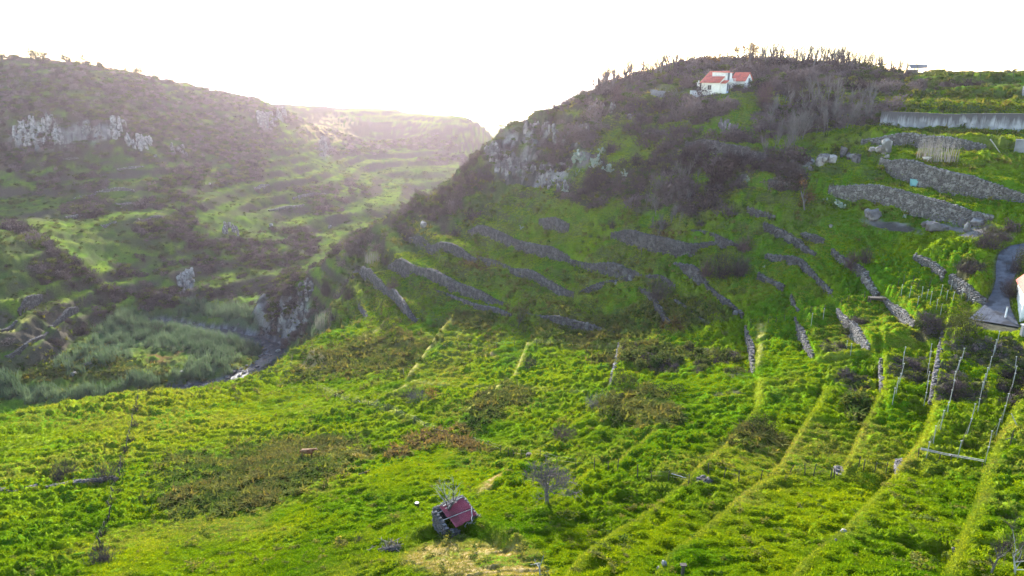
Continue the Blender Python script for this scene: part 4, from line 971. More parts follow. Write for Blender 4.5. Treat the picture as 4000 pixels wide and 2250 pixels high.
def bush(px, py, wpx, hpx, kind, label, seed, name='shrub', cat='shrub', ymin=25, group=None):
    p = hit(px, py, ymin); k_ = mpp(p); w, h = wpx * k_ / 1.5, hpx * k_
    t_ = thing(name, label, cat, (p[0], p[1] + w * .3, float(H(p[0], p[1] + w * .3)) - .1), 0, group)
    n_ = int(np.clip(wpx * hpx / 40, 40, 130))
    if kind in ('twig', 'mauve', 'pale'):
        mt = {'twig': M_TWIG1, 'mauve': M_TWIGM, 'pale': M_TWIGP}[kind]
        V, F = twig_bush(seed, n_, h, w, .012 + .0009 / max(k_, .02) * 0 + k_ * .16, 7)
        part('twigs', raw_mesh('twigs', V, F, mt), t_)
    elif kind == 'stems':
        V, F = blades(int(n_ * 1.4), h * 1.05, w, .03 + k_ * .3, .25, seed, 3); part('stems', raw_mesh('stems', V, F, M_TWIGP), t_)
    else:
        V, F = twig_bush(seed, n_ // 3, h * .9, w * .9, .02, 4); part('twigs', raw_mesh('twigs', V, F, M_TWIG1), t_)
        V, F = leafy(seed, n_ * 7, h * 1.05, w, max(.10, k_ * 2.2), .45, 7); part('foliage', raw_mesh('foliage', V, F, M_LEAFDK if kind == 'leaf' else M_LEAFOR), t_)
    return t_
for i, a in enumerate([
 (1534,1140,46,58,'mauve','round pale mauve bush beside the curving stone wall'),
 (2575,1170,85,90,'twig','lone rounded dark bush standing over the low stone wall in mid slope'),
 (2765,1080,50,75,'mauve','reddish bare shrub at the left end of the clump in mid slope'),
 (2830,1090,110,115,'twig','tallest dark bare shrub in the middle of the clump in mid slope'),
 (2895,1085,60,90,'twig','dark bare shrub at the right end of the clump in mid slope'),
 (3335,1050,50,80,'mauve','reddish bare shrub at the head of the short grey wall above the vineyard terraces'),
 (3385,1030,40,75,'twig','thin dark shrub just right of the reddish one above the vineyard terraces'),
 (2915,980,70,70,'mauve','dark reddish shrub growing on the crumbling wall with the small cactus'),
 (1600,1555,100,60,'twig','broad grey-brown bramble mound above the fence line, left of centre'),
 (1630,1565,80,45,'pale','pale grey dead scrub in front of the broad bramble mound'),
 (1688,1560,45,50,'orange','small orange-brown shrub right of the broad bramble mound'),
 (1890,1552,60,35,'twig','low grey bush alone in the bright field left of centre'),
 (2205,1720,110,55,'mauve','low wide purple-brown bush on a terrace edge near the centre'),
 (2345,1585,95,60,'pale','whitish dry bush at the corner of the bramble terrace'),
 (2395,1590,60,50,'leaf','green bush touching the whitish dry bush'),
 (2070,1440,70,45,'twig','faint brown shrub in the bright field below the bracken'),
 (2440,1500,120,70,'leaf','glossy green bush mass below the narrow stacked wall'),
 (2620,1550,110,60,'leaf','dark green bush in the bramble terrace, just right of its middle'),
 (2970,1700,120,55,'leaf','dark green bramble mound on the terrace edge left of the bright banks'),
 (3800,1300,150,120,'leaf','large blue-green bush below the asphalt yard'),
 (3745,1340,110,90,'leaf','dark bush at the top of the tall thin stone wall'),
 (3650,1290,120,60,'twig','brown thicket at the end of the vineyard wall'),
 (3875,980,110,110,'twig','big bare grey-brown bush beside the bend of the road'),
 (3785,1085,90,50,'twig','grey scrub on top of the pale rubble wall by the road'),
 (3330,1290,60,55,'twig','brown bush against the wall with pinkish rubble end'),
 (3735,1560,110,80,'twig','round dark brown bush between the vine post rows'),
 (3960,1160,70,70,'twig','dark bush behind the white house at the right edge'),
 (3985,1070,70,130,'leaf','green hedge bank right of the narrow road'),
 (240,1885,95,78,'twig','dark bare bush behind the low stone wall at the left'),
 (400,1882,110,75,'twig','second dark bare bush behind the low stone wall, nearer the dotted hedge line'),
 (1402,2125,38,38,'twig','small dark round bush left of the brush pile'),
 (380,2200,90,60,'twig','scraggly bush at the lower end of the dotted hedge line'),
 (1275,1160,30,95,'twig','dark upright bush at the brink above the scrubby gorge side'),
 (1365,1170,40,60,'twig','small dark bush on the edge, left of the curving wall'),
 (1460,1020,60,50,'stems','silvery reed-like clump on the ridge above the curving wall'),
 (1270,1290,60,70,'stems','pale green reeds at the brink over the stream'),
 (615,1300,40,50,'twig','dark bare shrub standing in the middle of the reed bed'),
 (2390,905,30,55,'twig','narrow dark shrub at the left end of the curved wall'),
 (3020,650,75,50,'mauve','rusty red shrub among green grass right of the thicket'),
 (3670,640,110,100,'stems','tall bundle of pale dry canes in front of the high rubble wall'),
 (3120,400,130,110,'twig','tall bare thicket just right of the hilltop villa'),
 (2990,420,60,100,'mauve','mauve bare bush below the right end of the villa'),
 (2420,400,60,75,'mauve','pale mauve bare tree-like bush on the ridge meadow left of the villa'),
 (2640,370,70,35,'pale','grey-white bush between the grey ruin and the villa'),
]): bush(*a, 400 + i)
# skyline trees on the hill across the valley
for i, (px, Y, hp, wp, lab) in enumerate([(25,545,38,70,'umbrella-shaped tree at the far left of the skyline'),(140,552,48,60,'tallest of the dark bushy trees on the left skyline'),(185,552,34,90,'broad dark bushy tree right of the tallest one on the left skyline'),
   (265,556,30,60,'low dark bushy tree on the left skyline, third from the left'),(345,560,34,80,'dark bushy tree on the left skyline just before it dips'),(405,562,26,60,'last low bushy tree before the lone flat-topped one'),(545,575,36,62,'lone flat-topped pine standing clear on the left skyline')]):
    x_ = C2(px, Y, 0)[0]; p = G(x_, Y); k_ = mpp(p)
    make_tree(lab, p - (0, 0, .5), 60 + i, (hp + 14) * k_, .35, M_BURNT, M_TWIG1, levels=3, nb=5, fork=.45, spread_=.9, up=.1, leaves=(500, .8, .5, M_LEAFDK), name='leafy_tree')
# leafy trees by the villa and the shed
for i, (px, Y, hp, m_, lab) in enumerate([(2872,250,85,M_LEAFOR,'orange-brown leafy tree behind the villa, left of a pair'),(2925,252,95,M_LEAFOR,'orange-brown leafy tree behind the villa, right of a pair'),(3370,235,70,M_LEAFDK,'olive green bushy tree among bare trunks left of the open shed'),(3450,235,65,M_LEAFDK,'olive green bushy tree nearest the open shed'),(2790,240,45,M_LEAFOR,'small yellowish tree behind the left roof of the villa')]):
    p = G(C2(px, Y, 0)[0], Y); k_ = mpp(p)
    make_tree(lab, p, 80 + i, hp * k_, .2, M_BURNT, M_TWIG1, levels=3, nb=5, fork=.3, spread_=.7, up=.3, leaves=(520, .4, .20, m_), name='leafy_tree')
# burnt trunks along the skyline: eight shapes, each tree its own object
r = np.random.default_rng(77)
shapes = []
for i in range(8):
    V, F, V2, F2 = limb_tree(700 + i, 6.5, .15, levels=2, nb=6, fork=.35, spread_=.3, tw=.32, up=.9); top = max(v[2] for v in V2); V = list(np.array(V) / top); V2 = np.array(V2) / top
    n_ = len(V); shapes.append(raw_mesh('burnt_tree', list(V) + list(V2), F + [tuple(a + n_ for a in f) for f in F2], M_BARK if i % 4 else M_BURNT))
pale = []
for i in range(5):
    V, F, V2, F2 = limb_tree(720 + i, 7, .13, levels=2, nb=9, fork=.25, spread_=.35, up=.7); top = max(v[2] for v in V2); V = list(np.array(V) / top); V2 = np.array(V2) / top
    n_ = len(V); pale.append(raw_mesh('bare_tree', list(V) + list(V2), F + [tuple(a + n_ for a in f) for f in F2], M_BARK))
def grove(n, a, b, y0, y1, h0, h1, meshes, name, label, group, fat=.8):
    for k_ in range(n):
        px = r.uniform(a, b); Y = r.uniform(y0, y1); p = G(C2(px, Y, 0)[0], Y)
        o_ = bpy.data.objects.new(name, meshes[r.integers(len(meshes))]); COL.objects.link(o_); o_.location = p; o_.rotation_euler = (r.normal(0, .03), r.normal(0, .03), r.uniform(0, 6.28))
        h_ = r.uniform(h0, h1); o_.scale = (h_ * fat, h_ * fat, h_); tag(o_, label, 'tree', group)
grove(70, 2335, 2640, 238, 258, 3.5, 9.0, shapes, 'burnt_tree', 'thin scorched bare tree on the skyline left of the villa', 'burnt trees on the skyline left of the villa', 1.5)
grove(18, 2640, 2860, 250, 275, 3, 8, shapes, 'burnt_tree', 'thin scorched bare tree standing apart on the skyline just above the villa', 'burnt trees above the villa', 1.5)
grove(165, 2890, 3440, 240, 285, 3.5, 10.5, shapes, 'burnt_tree', 'dark scorched trunk in the dense row on the skyline right of the villa', 'burnt trunks in a row right of the villa', 1.0)
grove(30, 3400, 3590, 236, 262, 3.5, 8, shapes, 'burnt_tree', 'scorched bare trunk crowding the open shed on the skyline', 'burnt trunks by the open shed')
grove(3, 2325, 2345, 243, 246, 6, 7, shapes, 'burnt_tree', 'leftmost thin bare tree at the end of the burnt row, apart from the others', 'outermost burnt trees', 1.5)
grove(46, 3020, 3330, 162, 192, 4, 8, pale, 'bare_tree', 'pale-stemmed leafless tree in the thicket right of and below the villa', 'pale leafless trees below the villa')
grove(18, 3330, 3440, 168, 190, 4, 7, pale, 'bare_tree', 'grey leafless tree between the thicket and the long concrete wall', 'leafless trees by the concrete wall')
grove(24, 2540, 2760, 152, 175, 3, 6, pale, 'bare_tree', 'leafless tree in the dark thicket in the middle of the near hill', 'leafless trees of the dark thicket')

# prickly pears
def paddles(seed, n, h):
    r_ = np.random.default_rng(seed); V = []; F = []
    tips = [(np.array((r_.normal(0, .3), r_.normal(0, .3), 0.0)) * h * .5, np.array((0, 0, 1.0)))for _ in range(4)]
    for k_ in range(n):
        b, d = tips[r_.integers(len(tips))]; d2 = d * .7 + r_.normal(0, .5, 3); d2[2] = abs(d2[2]) + .15; d2 /= np.linalg.norm(d2)
        L = h * r_.uniform(.16, .26); w = L * .42; s_ = np.cross(d2, r_.normal(0, 1, 3)); s_ /= np.linalg.norm(s_); t_ = np.cross(d2, s_) * L * .06; i = len(V)
        ring = [(0, .15), (.3, .8), (.62, 1), (.9, .6), (1, .1)]
        for f, ww in ring:
            for q in (-1, 1): V.append(b + d2 * L * f + s_ * w * ww * q)
        for f, ww in ring: V.append(b + d2 * L * f + t_ * ww); V.append(b + d2 * L * f - t_ * ww)
        for j in range(4):
            a0, b0 = i + 2 * j, i + 2 * j + 1; a1, b1 = a0 + 2, b0 + 2; c0, e0 = i + 10 + 2 * j, i + 11 + 2 * j
            F += [(a0, a1, c0 + 2, c0), (b1, b0, c0, c0 + 2), (a1, a0, e0, e0 + 2), (b0, b1, e0 + 2, e0)]
        if b[2] + d2[2] * L < h: tips.append((b + d2 * L * .95, d2))
    return V, F
for i, (px, py, hp, n_, lab) in enumerate([
 (2275,640,70,46,'tall blue-green prickly pear highest on the left of the dark cliff'),(2250,690,50,24,'blue-green prickly pear just below the tallest one on the cliff'),(2325,655,70,34,'straggling prickly pear in the middle of the cliff group'),
 (2385,670,60,40,'dense whitish prickly pear right of the cliff group'),(2440,690,40,24,'small whitish prickly pear at the right end of the cliff group'),(2215,750,40,20,'small prickly pear at the foot of the cliff, lowest of the group'),(2350,600,55,22,'pale prickly pear reaching up at the back of the cliff group'),
 (3288,812,45,40,'blue-green prickly pear under the left end of the long curving wall'),(3225,782,28,16,'little prickly pear above the left end of the long curving wall'),(2922,710,40,24,'prickly pear at the right end of the grey wall in the thicket'),
 (3075,1012,26,14,'small pale prickly pear growing on the crumbling wall in mid slope'),(3530,850,40,14,'pale prickly pear standing in yellow grass below the curving wall'),(3062,940,26,14,'pale prickly pear on the tumbled wall right of the thicket'),(3015,905,28,14,'pale prickly pear at the top of the tumbled wall right of the thicket'),(2035,895,28,16,'small pale prickly pear left of the rubble block wall'),(2985,1045,24,10,'tiny prickly pear left of the short wall in pale grass')]):
    p = hit(px, py); h_ = hp * mpp(p); t_ = thing('prickly_pear', lab, 'cactus', tuple(p), 0)
    part('pads', raw_mesh('pads', *paddles(800 + i, n_, h_), M_CACT), t_)
# boulders
for i, (px, py, wp, hp, m_, lab) in enumerate([
 (3466,595,42,62,M_PALE,'tall white boulder below the high rubble wall'),(3440,598,36,34,M_PALE,'smaller white boulder left of the tall one'),(3468,618,22,18,M_PALE,'little white stone at the foot of the tall white boulder'),(3410,592,30,22,M_PALE,'low white stone in the row left of the white boulders'),
 (3205,650,34,46,M_PALE,'white rock at the left end of the outcrop beside the thicket'),(3230,638,60,40,M_STONE,'grey rock in the middle of the outcrop beside the thicket'),(3255,638,34,38,M_PALE,'white-faced rock at the right of the outcrop beside the thicket'),(3295,615,30,50,M_STONED,'dark upright rock at the right end of the outcrop'),(3168,668,24,22,M_PALE,'lone white stone in the grass left of the outcrop'),(3122,655,18,20,M_STONE,'small grey stone left of the lone white stone'),
 (3330,620,40,24,M_STONE,'grey stone beside reddish rubble right of the outcrop'),
 (2460,468,26,26,M_PALE,'white rock glowing in the dark scrub of the upper hill'),(2497,462,10,26,M_PALE,'thin white standing stone right of the white rock'),(3248,888,18,14,M_PALE,'small white stone in the grass under the blue-green cactus'),
 (3655,905,60,44,M_BASALT,'dark boulder in the rock band below the curving wall, biggest of the left group'),(3625,890,40,30,M_BASALT,'dark boulder at the left of the rock band'),(3690,905,40,30,M_BASALT,'dark boulder at the right of the biggest one in the rock band'),(3762,885,30,40,M_BASALT,'grey boulder in the right part of the rock band'),(3780,905,28,44,M_BASALT,'grey-and-tan upright boulder in the right part of the rock band'),(3830,880,60,30,M_BASALT,'dark flat boulder farthest right in the rock band'),(3420,860,60,50,M_BASALT,'dark crag left below the curving wall'),(3395,850,36,40,M_BASALT,'small dark crag beside the bigger one below the curving wall'),
 (340,1428,30,14,M_BASALT,'grey flat boulder in the valley meadow, upper of two'),(284,1468,26,16,M_BASALT,'grey boulder in the valley meadow, lower of two'),(706,1457,22,9,M_PALE,'white flat stone in the meadow near the stream'),
 (606,618,16,16,M_STONE,'round grey boulder under the white outcrop across the valley'),(818,722,10,10,M_PALE,'white pebble-like boulder on the sunny shoulder across the valley'),(1288,892,18,14,M_STONE,'grey boulder in sunlit grass beyond the ridge'),(1058,890,18,22,M_PALE,'white-streaked rock in dark scrub beyond the ridge'),
 (2406,1112,12,12,M_PALE,'small white stone under the short straight wall'),(2717,934,14,10,M_PALE,'white stone in rusty bracken above the curved wall'),(2465,1095,28,24,M_STONE,'grey stone lump at the end of the straight wall'),(2875,1232,26,18,M_STONE,'grey stone in pale grass above the bramble terrace'),
 (3298,2085,26,18,M_PALE,'pale round stone in the near grass at lower right'),(2595,2212,22,24,M_PALE,'pale stone at the bottom edge beside the grey post, upper of two'),(2573,2232,16,20,M_PALE,'pale stone at the bottom edge beside the grey post, lower of two'),(2875,1982,16,12,M_PALE,'pale stone on a bright terrace edge in the near field'),(3266,2116,12,12,M_STONE,'small brown stone on the terrace edge below the pale round stone'),(3733,2165,26,26,M_STONED,'dark stone at the lower end of the rightmost bright bank'),(3745,2128,10,8,M_PALE,'tiny white stone above the dark stone on the rightmost bright bank'),
 (1655,890,30,30,M_PALE,'pale rock on the scrubby ridge line'),(1085,1378,22,14,M_PALE,'largest white boulder in the bend of the stream'),(3020,650,10,10,M_STONE,'small grey stone at the foot of the rusty red shrub')]):
    p = hit(px, py); k_ = mpp(p); V = []; F = []
    rock(V, F, (0, 0, 0), (wp * k_ * .85, wp * k_ * .8, hp * k_ * .95), 850 + i, r.uniform(0, 3), 1, .26)
    o_ = bpy.data.objects.new('boulder', raw_mesh('boulder', V, F, m_)); COL.objects.link(o_); o_.location = (p[0], p[1] + wp * k_ * .3, p[2] + hp * k_ * .35); tag(o_, lab, 'boulder')
# rock faces
def outcrop(px, py, rx, ry, n, mat, label, seed, k0=1.0):
    r_ = np.random.default_rng(seed); p0 = hit(px, py); V = []; F = []; k_ = mpp(p0)
    for _ in range(n):
        a = r_.uniform(0, 6.283); d = math.sqrt(r_.uniform()); p = hit(px + rx * d * math.cos(a), py + ry * d * math.sin(a))
        if abs(p[1] - p0[1]) > 45: continue
        s = k_ * r_.uniform(9, 20) * k0
        rock(V, F, (p[0] - p0[0], p[1] - p0[1], p[2] - p0[2]), (s * r_.uniform(.7, 1.2), s * .8, s * r_.uniform(1.6, 3.6)), int(r_.integers(1e6)), r_.uniform(0, 3), 1, .30)
    o_ = bpy.data.objects.new('rock_outcrop', raw_mesh('rock_outcrop', V, F, mat)); COL.objects.link(o_); o_.location = p0; tag(o_, label, 'rock face')
for i, a in enumerate([(110,530,55,50,34,M_PALE,'broad pale cliff across the valley, its left part'),(205,520,50,48,34,M_PALE,'broad pale cliff across the valley, its right part'),(455,510,36,34,16,M_PALE,'slanting pale crag right of the broad pale cliff'),(365,510,40,26,10,M_STONE,'dull grey crag between the broad pale cliff and the slanting one'),(548,562,50,20,22,M_PALE,'low bright white outcrop on its own under the scrub across the valley'),
  (722,1120,26,40,22,M_PALE,'white-streaked rock rising beside the stream'),(745,1085,20,22,8,M_PALE,'upper white ledge above the streaked rock by the stream'),(1262,575,16,36,14,M_STONE,'narrow pale rock streak on the hazy slope'),(1045,475,34,24,14,M_STONE,'hazy grey crag at the shoulder of the far hill, lower'),(1095,455,24,22,10,M_STONE,'hazy grey crag at the shoulder of the far hill, upper'),
  (1925,600,28,36,26,M_BASALT,'grey rock nose at the left end of the near hill cliff'),(2000,655,70,34,40,M_BASALT,'grey cliff band under the scrub at the left of the near hill'),(2130,670,60,30,22,M_BASALT,'lower right part of the grey cliff band on the near hill'),(2110,510,70,26,26,M_BASALT,'upper cliff band near the skyline of the near hill'),(2190,540,34,22,16,M_STONE,'pale rocks at the right end of the upper cliff band'),(2265,515,40,24,14,M_STONE,'pale rocks in scrub right of the upper cliff band'),
  (2170,735,50,26,16,M_BASALT,'rocks at the foot of the near hill cliff, above the green slope'),(2350,430,60,14,10,M_STONE,'flat grey rocks in the ridge meadow'),(2840,500,40,24,14,M_BASALT,'grey rocks in scrub below the villa'),(3340,625,40,12,10,M_STONED,'reddish rubble below the leafless trees'),
  (1130,1240,70,60,34,M_BASALT,'grey rocks among the scrub on the gorge side'),(1190,1140,40,40,16,M_BASALT,'upper rocks among the scrub on the gorge side'),(700,600,40,30,8,M_STONE,'dim grey rocks in the scrub across the valley'),(905,905,40,20,8,M_STONE,'dim pale rocks in dark scrub above the valley floor')]): outcrop(*a, 1200 + i)
# ------------------------------------------------------------------ buildings
def plain(name, c, rough=.8, spec=.3, metal=0.0):
    m_, nt_, o_ = new_mat(name); b_ = N(nt_, 'ShaderNodeBsdfPrincipled', Base__Color=(*c, 1), Roughness=rough, Metallic=metal); b_.inputs['Specular IOR Level'].default_value = spec
    nt_.links.new(b_.outputs[0], o_.inputs['Surface']); return m_
M_WHITE = rough_mat('weathered_white_render', (.80, .78, .72), (.68, .67, .63), 1.2, .85, .1, c3=(.55, .54, .52), s3=.5)
M_CREAM = rough_mat('cream_render', (.80, .76, .66), (.70, .67, .60), 1.0, .85, .1)
M_TILE = rough_mat('clay_roof', (.42, .095, .065), (.56, .15, .10), 3, .8, .2, c3=(.35, .10, .08), s3=1)
M_GLASS = plain('window_glass', (.025, .03, .035), .12, .6)
M_FRAME = plain('window_frame_paint', (.35, .36, .38), .6)
M_SHUT = plain('dark_shutter', (.035, .045, .05), .6)
M_DOORB = rough_mat('grey_blue_door', (.30, .36, .42), (.40, .45, .50), 2, .7, .1)
M_CONC = rough_mat('stained_concrete', (.15, .15, .16), (.26, .26, .27), .5, .9, .3, c3=(.15, .145, .15), s3=.25)
def streak_mat(name, c1, c2, top):
    m_, nt_, o_ = new_mat(name); tc_ = N(nt_, 'ShaderNodeTexCoord'); oi_ = N(nt_, 'ShaderNodeObjectInfo'); mp_ = N(nt_, 'ShaderNodeMapping'); mp_.inputs['Scale'].default_value = (1.3, 1.3, .16)
    ad_ = N(nt_, 'ShaderNodeVectorMath', _operation='ADD'); nt_.links.new(tc_.outputs['Object'], ad_.inputs[0]); nt_.links.new(oi_.outputs['Location'], ad_.inputs[1]); nt_.links.new(ad_.outputs[0], mp_.inputs['Vector'])
    nz_ = N(nt_, 'ShaderNodeTexNoise', Scale=1.0, Detail=6, Roughness=.7); nt_.links.new(mp_.outputs[0], nz_.inputs['Vector'])
    sx = N(nt_, 'ShaderNodeSeparateXYZ'); nt_.links.new(tc_.outputs['Object'], sx.inputs[0])
    ma = N(nt_, 'ShaderNodeMath', _operation='MULTIPLY_ADD'); nt_.links.new(sx.outputs['Z'], ma.inputs[0]); ma.inputs[1].default_value = .14; nt_.links.new(nz_.outputs['Fac'], ma.inputs[2])
    r_ = N(nt_, 'ShaderNodeMapRange'); r_.inputs['From Min'].default_value = .42; r_.inputs['From Max'].default_value = .66; nt_.links.new(ma.outputs[0], r_.inputs['Value'])
    r2 = N(nt_, 'ShaderNodeMapRange'); r2.inputs['From Min'].default_value = .4; r2.inputs['From Max'].default_value = .6; n2_ = N(nt_, 'ShaderNodeTexNoise', Scale=.5, Detail=4); nt_.links.new(ad_.outputs[0], n2_.inputs['Vector']); nt_.links.new(n2_.outputs['Fac'], r2.inputs['Value'])
    c_ = mixc(nt_, r_.outputs[0], mixc(nt_, r2.outputs[0], c1, c2), top); b_ = N(nt_, 'ShaderNodeBsdfPrincipled', Roughness=.9); nt_.links.new(c_, b_.inputs['Base Color']); nt_.links.new(b_.outputs[0], o_.inputs['Surface']); return m_
M_STREAK = streak_mat('algae_streaked_concrete', (.20, .20, .215), (.33, .33, .345), (.085, .08, .085))
M_CONCW = rough_mat('whitewashed_concrete', (.62, .62, .62), (.48, .49, .50), .9, .9, .2, c3=(.36, .37, .38), s3=.6)
M_IRON = plain('dark_iron', (.05, .05, .055), .6)
M_ROOFRED = rough_mat('painted_sheet_metal', (.25, .045, .075), (.32, .075, .105), 1.5, .55, .1, c3=(.20, .05, .06), s3=.8, spec=.4)
M_WOOD = rough_mat('fence_wood', (.045, .036, .03), (.10, .085, .07), 6, .95, .3)
M_POSTC = rough_mat('pale_post', (.26, .26, .23), (.38, .37, .33), 5, .9, .2)
M_WIRE = plain('wire', (.06, .06, .06), .6)
M_TURQ = rough_mat('turquoise_sheet', (.14, .33, .34), (.22, .42, .42), 2, .6, .1)
def boxpart(name, parent, c, s, mat, rz=0, label=None):
    V = []; F = []; box(V, F, (0, 0, 0), s); return part(name, raw_mesh(name, V, F, mat), parent, c, (0, 0, rz), (1, 1, 1), label)
def polypart(name, parent, pts, mat, thick=.12, label=None):
    """a flat slab of real thickness through given corners"""
    P_ = np.array(pts, float); nrm = np.cross(P_[1] - P_[0], P_[2] - P_[0]); nrm /= np.linalg.norm(nrm); n_ = len(P_)
    V = list(P_) + list(P_ - nrm * thick); F = [tuple(range(n_)), tuple(reversed(range(n_, 2 * n_)))] + [(i, i + n_, (i + 1) % n_ + n_, (i + 1) % n_) for i in range(n_)]
    return part(name, raw_mesh(name, V, F, mat), parent, label=label)
def opening(name, parent, c, w, h, axis, out, fill, frame=M_FRAME, bars=1, label=None):
    """a framed opening on a wall: axis 'x' lies along local x, 'y' along local y; out = +1/-1 outward direction"""
    along = (1, 0) if axis == 'x' else (0, 1); nr = (0, out) if axis == 'x' else (out, 0)
    V = []; F = []; t_ = .08
    def bx(u, z_, su, sz, d): box(V, F, (along[0] * u + nr[0] * d, along[1] * u + nr[1] * d, z_), (su if axis == 'x' else .08, .08 if axis == 'x' else su, sz))
    bx(-w / 2, 0, t_, h, .03); bx(w / 2, 0, t_, h, .03); bx(0, h / 2 + t_ / 2 - .001, w + t_, t_, .03); bx(0, -h / 2 - t_ / 2 + .001, w + t_ * 2, t_, .045)
    for b_ in range(bars): bx(-w / 2 + w * (b_ + 1) / (bars + 1), 0, .05, h - .02, .025)
    f = part(name, raw_mesh(name, V, F, frame), parent, c, label=label)
    V = []; F = []; box(V, F, (nr[0] * .012, nr[1] * .012, 0), (w - .06 if axis == 'x' else .04, .04 if axis == 'x' else w - .06, h - .02)); part('pane' if 'window' in name else 'leaf', raw_mesh('pane', V, F, fill), f)
    return f
def gable(name, parent, x0, x1, y0, y1, z0, ze, zr, mat, rx=None):
    """walls with the gable on the front (low y); ridge runs along y at x=rx"""
    rx = (x0 + x1) / 2 if rx is None else rx
    V = [(x0, y0, z0), (x1, y0, z0), (x1, y0, ze), (rx, y0, zr), (x0, y0, ze), (x0, y1, z0), (x1, y1, z0), (x1, y1, ze), (rx, y1, zr), (x0, y1, ze)]
    F = [(0, 1, 2, 3, 4), (9, 8, 7, 6, 5), (0, 4, 9, 5), (1, 6, 7, 2), (0, 5, 6, 1), (4, 3, 8, 9), (3, 2, 7, 8)]
    return part(name, raw_mesh(name, V, F, mat), parent)
def roof_slope(parent, x0, x1, z0, z1, y0, y1, mat, name='roof_slope'):
    """one tiled slope with rolled tile courses; x0,z0 eave to x1,z1 ridge"""
    V = []; F = []; n_ = 2 * int((y1 - y0) / .28); m_ = 6
    for j in range(m_ + 1):
        for i in range(n_ + 1):
            f = j / m_; V.append((x0 + (x1 - x0) * f, y0 + (y1 - y0) * i / n_, z0 + (z1 - z0) * f + .06 + .05 * (i % 2)))
    for j in range(m_):
        for i in range(n_): a = j * (n_ + 1) + i; F.append((a, a + 1, a + n_ + 2, a + n_ + 1))
    k_ = len(V); V += [(x0, y0, z0 - .06), (x0, y1, z0 - .06), (x1, y1, z1 - .06), (x1, y0, z1 - .06)]; F += [(k_, k_ + 3, k_ + 2, k_ + 1), (k_, 0, m_ * (n_ + 1), k_ + 3), (k_ + 1, k_ + 2, m_ * (n_ + 1) + n_, n_), (k_, k_ + 1, n_, 0)]
    return part(name, raw_mesh(name, V, F, mat), parent)

# hilltop villa
vp = hit(2808, 366); vz = float(vp[2]) + .3
villa = thing('villa', 'white hilltop villa with red tiled roofs and an upper balcony, among burnt trees', 'house', (vp[0], vp[1], vz), math.radians(45))
gable('main_walls', villa, 0, 8.0, 0, 5.6, -2.5, 2.7, 5.5, M_CREAM, rx=4.6)
roof_slope(villa, -.45, 4.6, 2.62, 5.62, -.25, 5.9, M_TILE); roof_slope(villa, 8.2, 4.6, 2.75, 5.62, -.25, 5.9, M_TILE)
boxpart('upper_room', villa, (3.9, 1.6, 3.7), (3.4, 4.2, 3.3), M_WHITE)
polypart('upper_roof', villa, [(2.0, -.75, 5.32), (5.8, -.75, 5.32), (5.8, 3.8, 5.55), (2.0, 3.8, 5.55)], M_TILE, .14)
boxpart('balcony', villa, (3.9, -1.1, 2.75), (3.6, 1.3, .18), M_WHITE)
V = []; F = []
for q in range(13): box(V, F, (-1.75 + q * .29, -.55, .42), (.04, .04, .72))
box(V, F, (0, -.55, .80), (3.6, .06, .06)); 
part('railing', raw_mesh('railing', V, F, M_WHITE), villa, (3.9, -1.15, 2.85))
roof_slope(villa, .3, 2.0, 2.45, 3.15, -1.7, -.02, M_TILE, 'porch_roof')
boxpart('porch_wall', villa, (1.35, -.85, .35), (1.5, 1.6, 4.1), M_WHITE)
opening('door', villa, (3.6, -.55, 4.2), .95, 2.0, 'x', -1, M_SHUT, label='balcony door with dark shutters')
opening('window', villa, (1.45, -1.66, 1.35), .8, 2.0, 'x', -1, M_GLASS)
opening('door', villa, (3.0, -.02, 1.0), 1.5, 2.1, 'x', -1, M_GLASS, M_DOORB, 2, label='glazed blue entrance door')
opening('window', villa, (4.6, -.02, 1.45), .8, 1.3, 'x', -1, M_GLASS)
opening('window', villa, (5.6, -.02, 1.4), .6, 1.6, 'x', -1, M_SHUT)
opening('window', villa, (-.02, 3.0, 1.3), 1.1, 1.2, 'y', -1, M_GLASS)
opening('window', villa, (1.3, -1.68, -1.35), .7, .6, 'x', -1, M_SHUT)
gable('wing_walls', villa, 7.6, 11.9, -3.5, .6, -3.2, 3.1, 5.2, M_WHITE)
roof_slope(villa, 7.3, 9.75, 2.98, 5.3, -3.75, .8, M_TILE); roof_slope(villa, 12.2, 9.75, 2.98, 5.3, -3.75, .8, M_TILE)
opening('door', villa, (9.9, -3.52, 2.6), .95, 2.3, 'x', -1, M_SHUT, label='tall dark upper door in the wing gable')
opening('door', villa, (7.58, -1.6, -.3), 2.0, 2.6, 'y', -1, M_DOORB, M_FRAME, 0, label='wide grey-blue garage door')
boxpart('string_course', villa, (9.75, -3.56, 1.15), (4.5, .12, .14), M_CONCW)
boxpart('terrace_wall', villa, (4.4, -2.6, -1.6), (7.6, .25, 1.7), M_WHITE)
boxpart('sign_board', villa, (1.4, -1.72, .05), (.8, .05, .45), plain('blue_white_board', (.42, .50, .75), .6), label='small pale blue notice board')
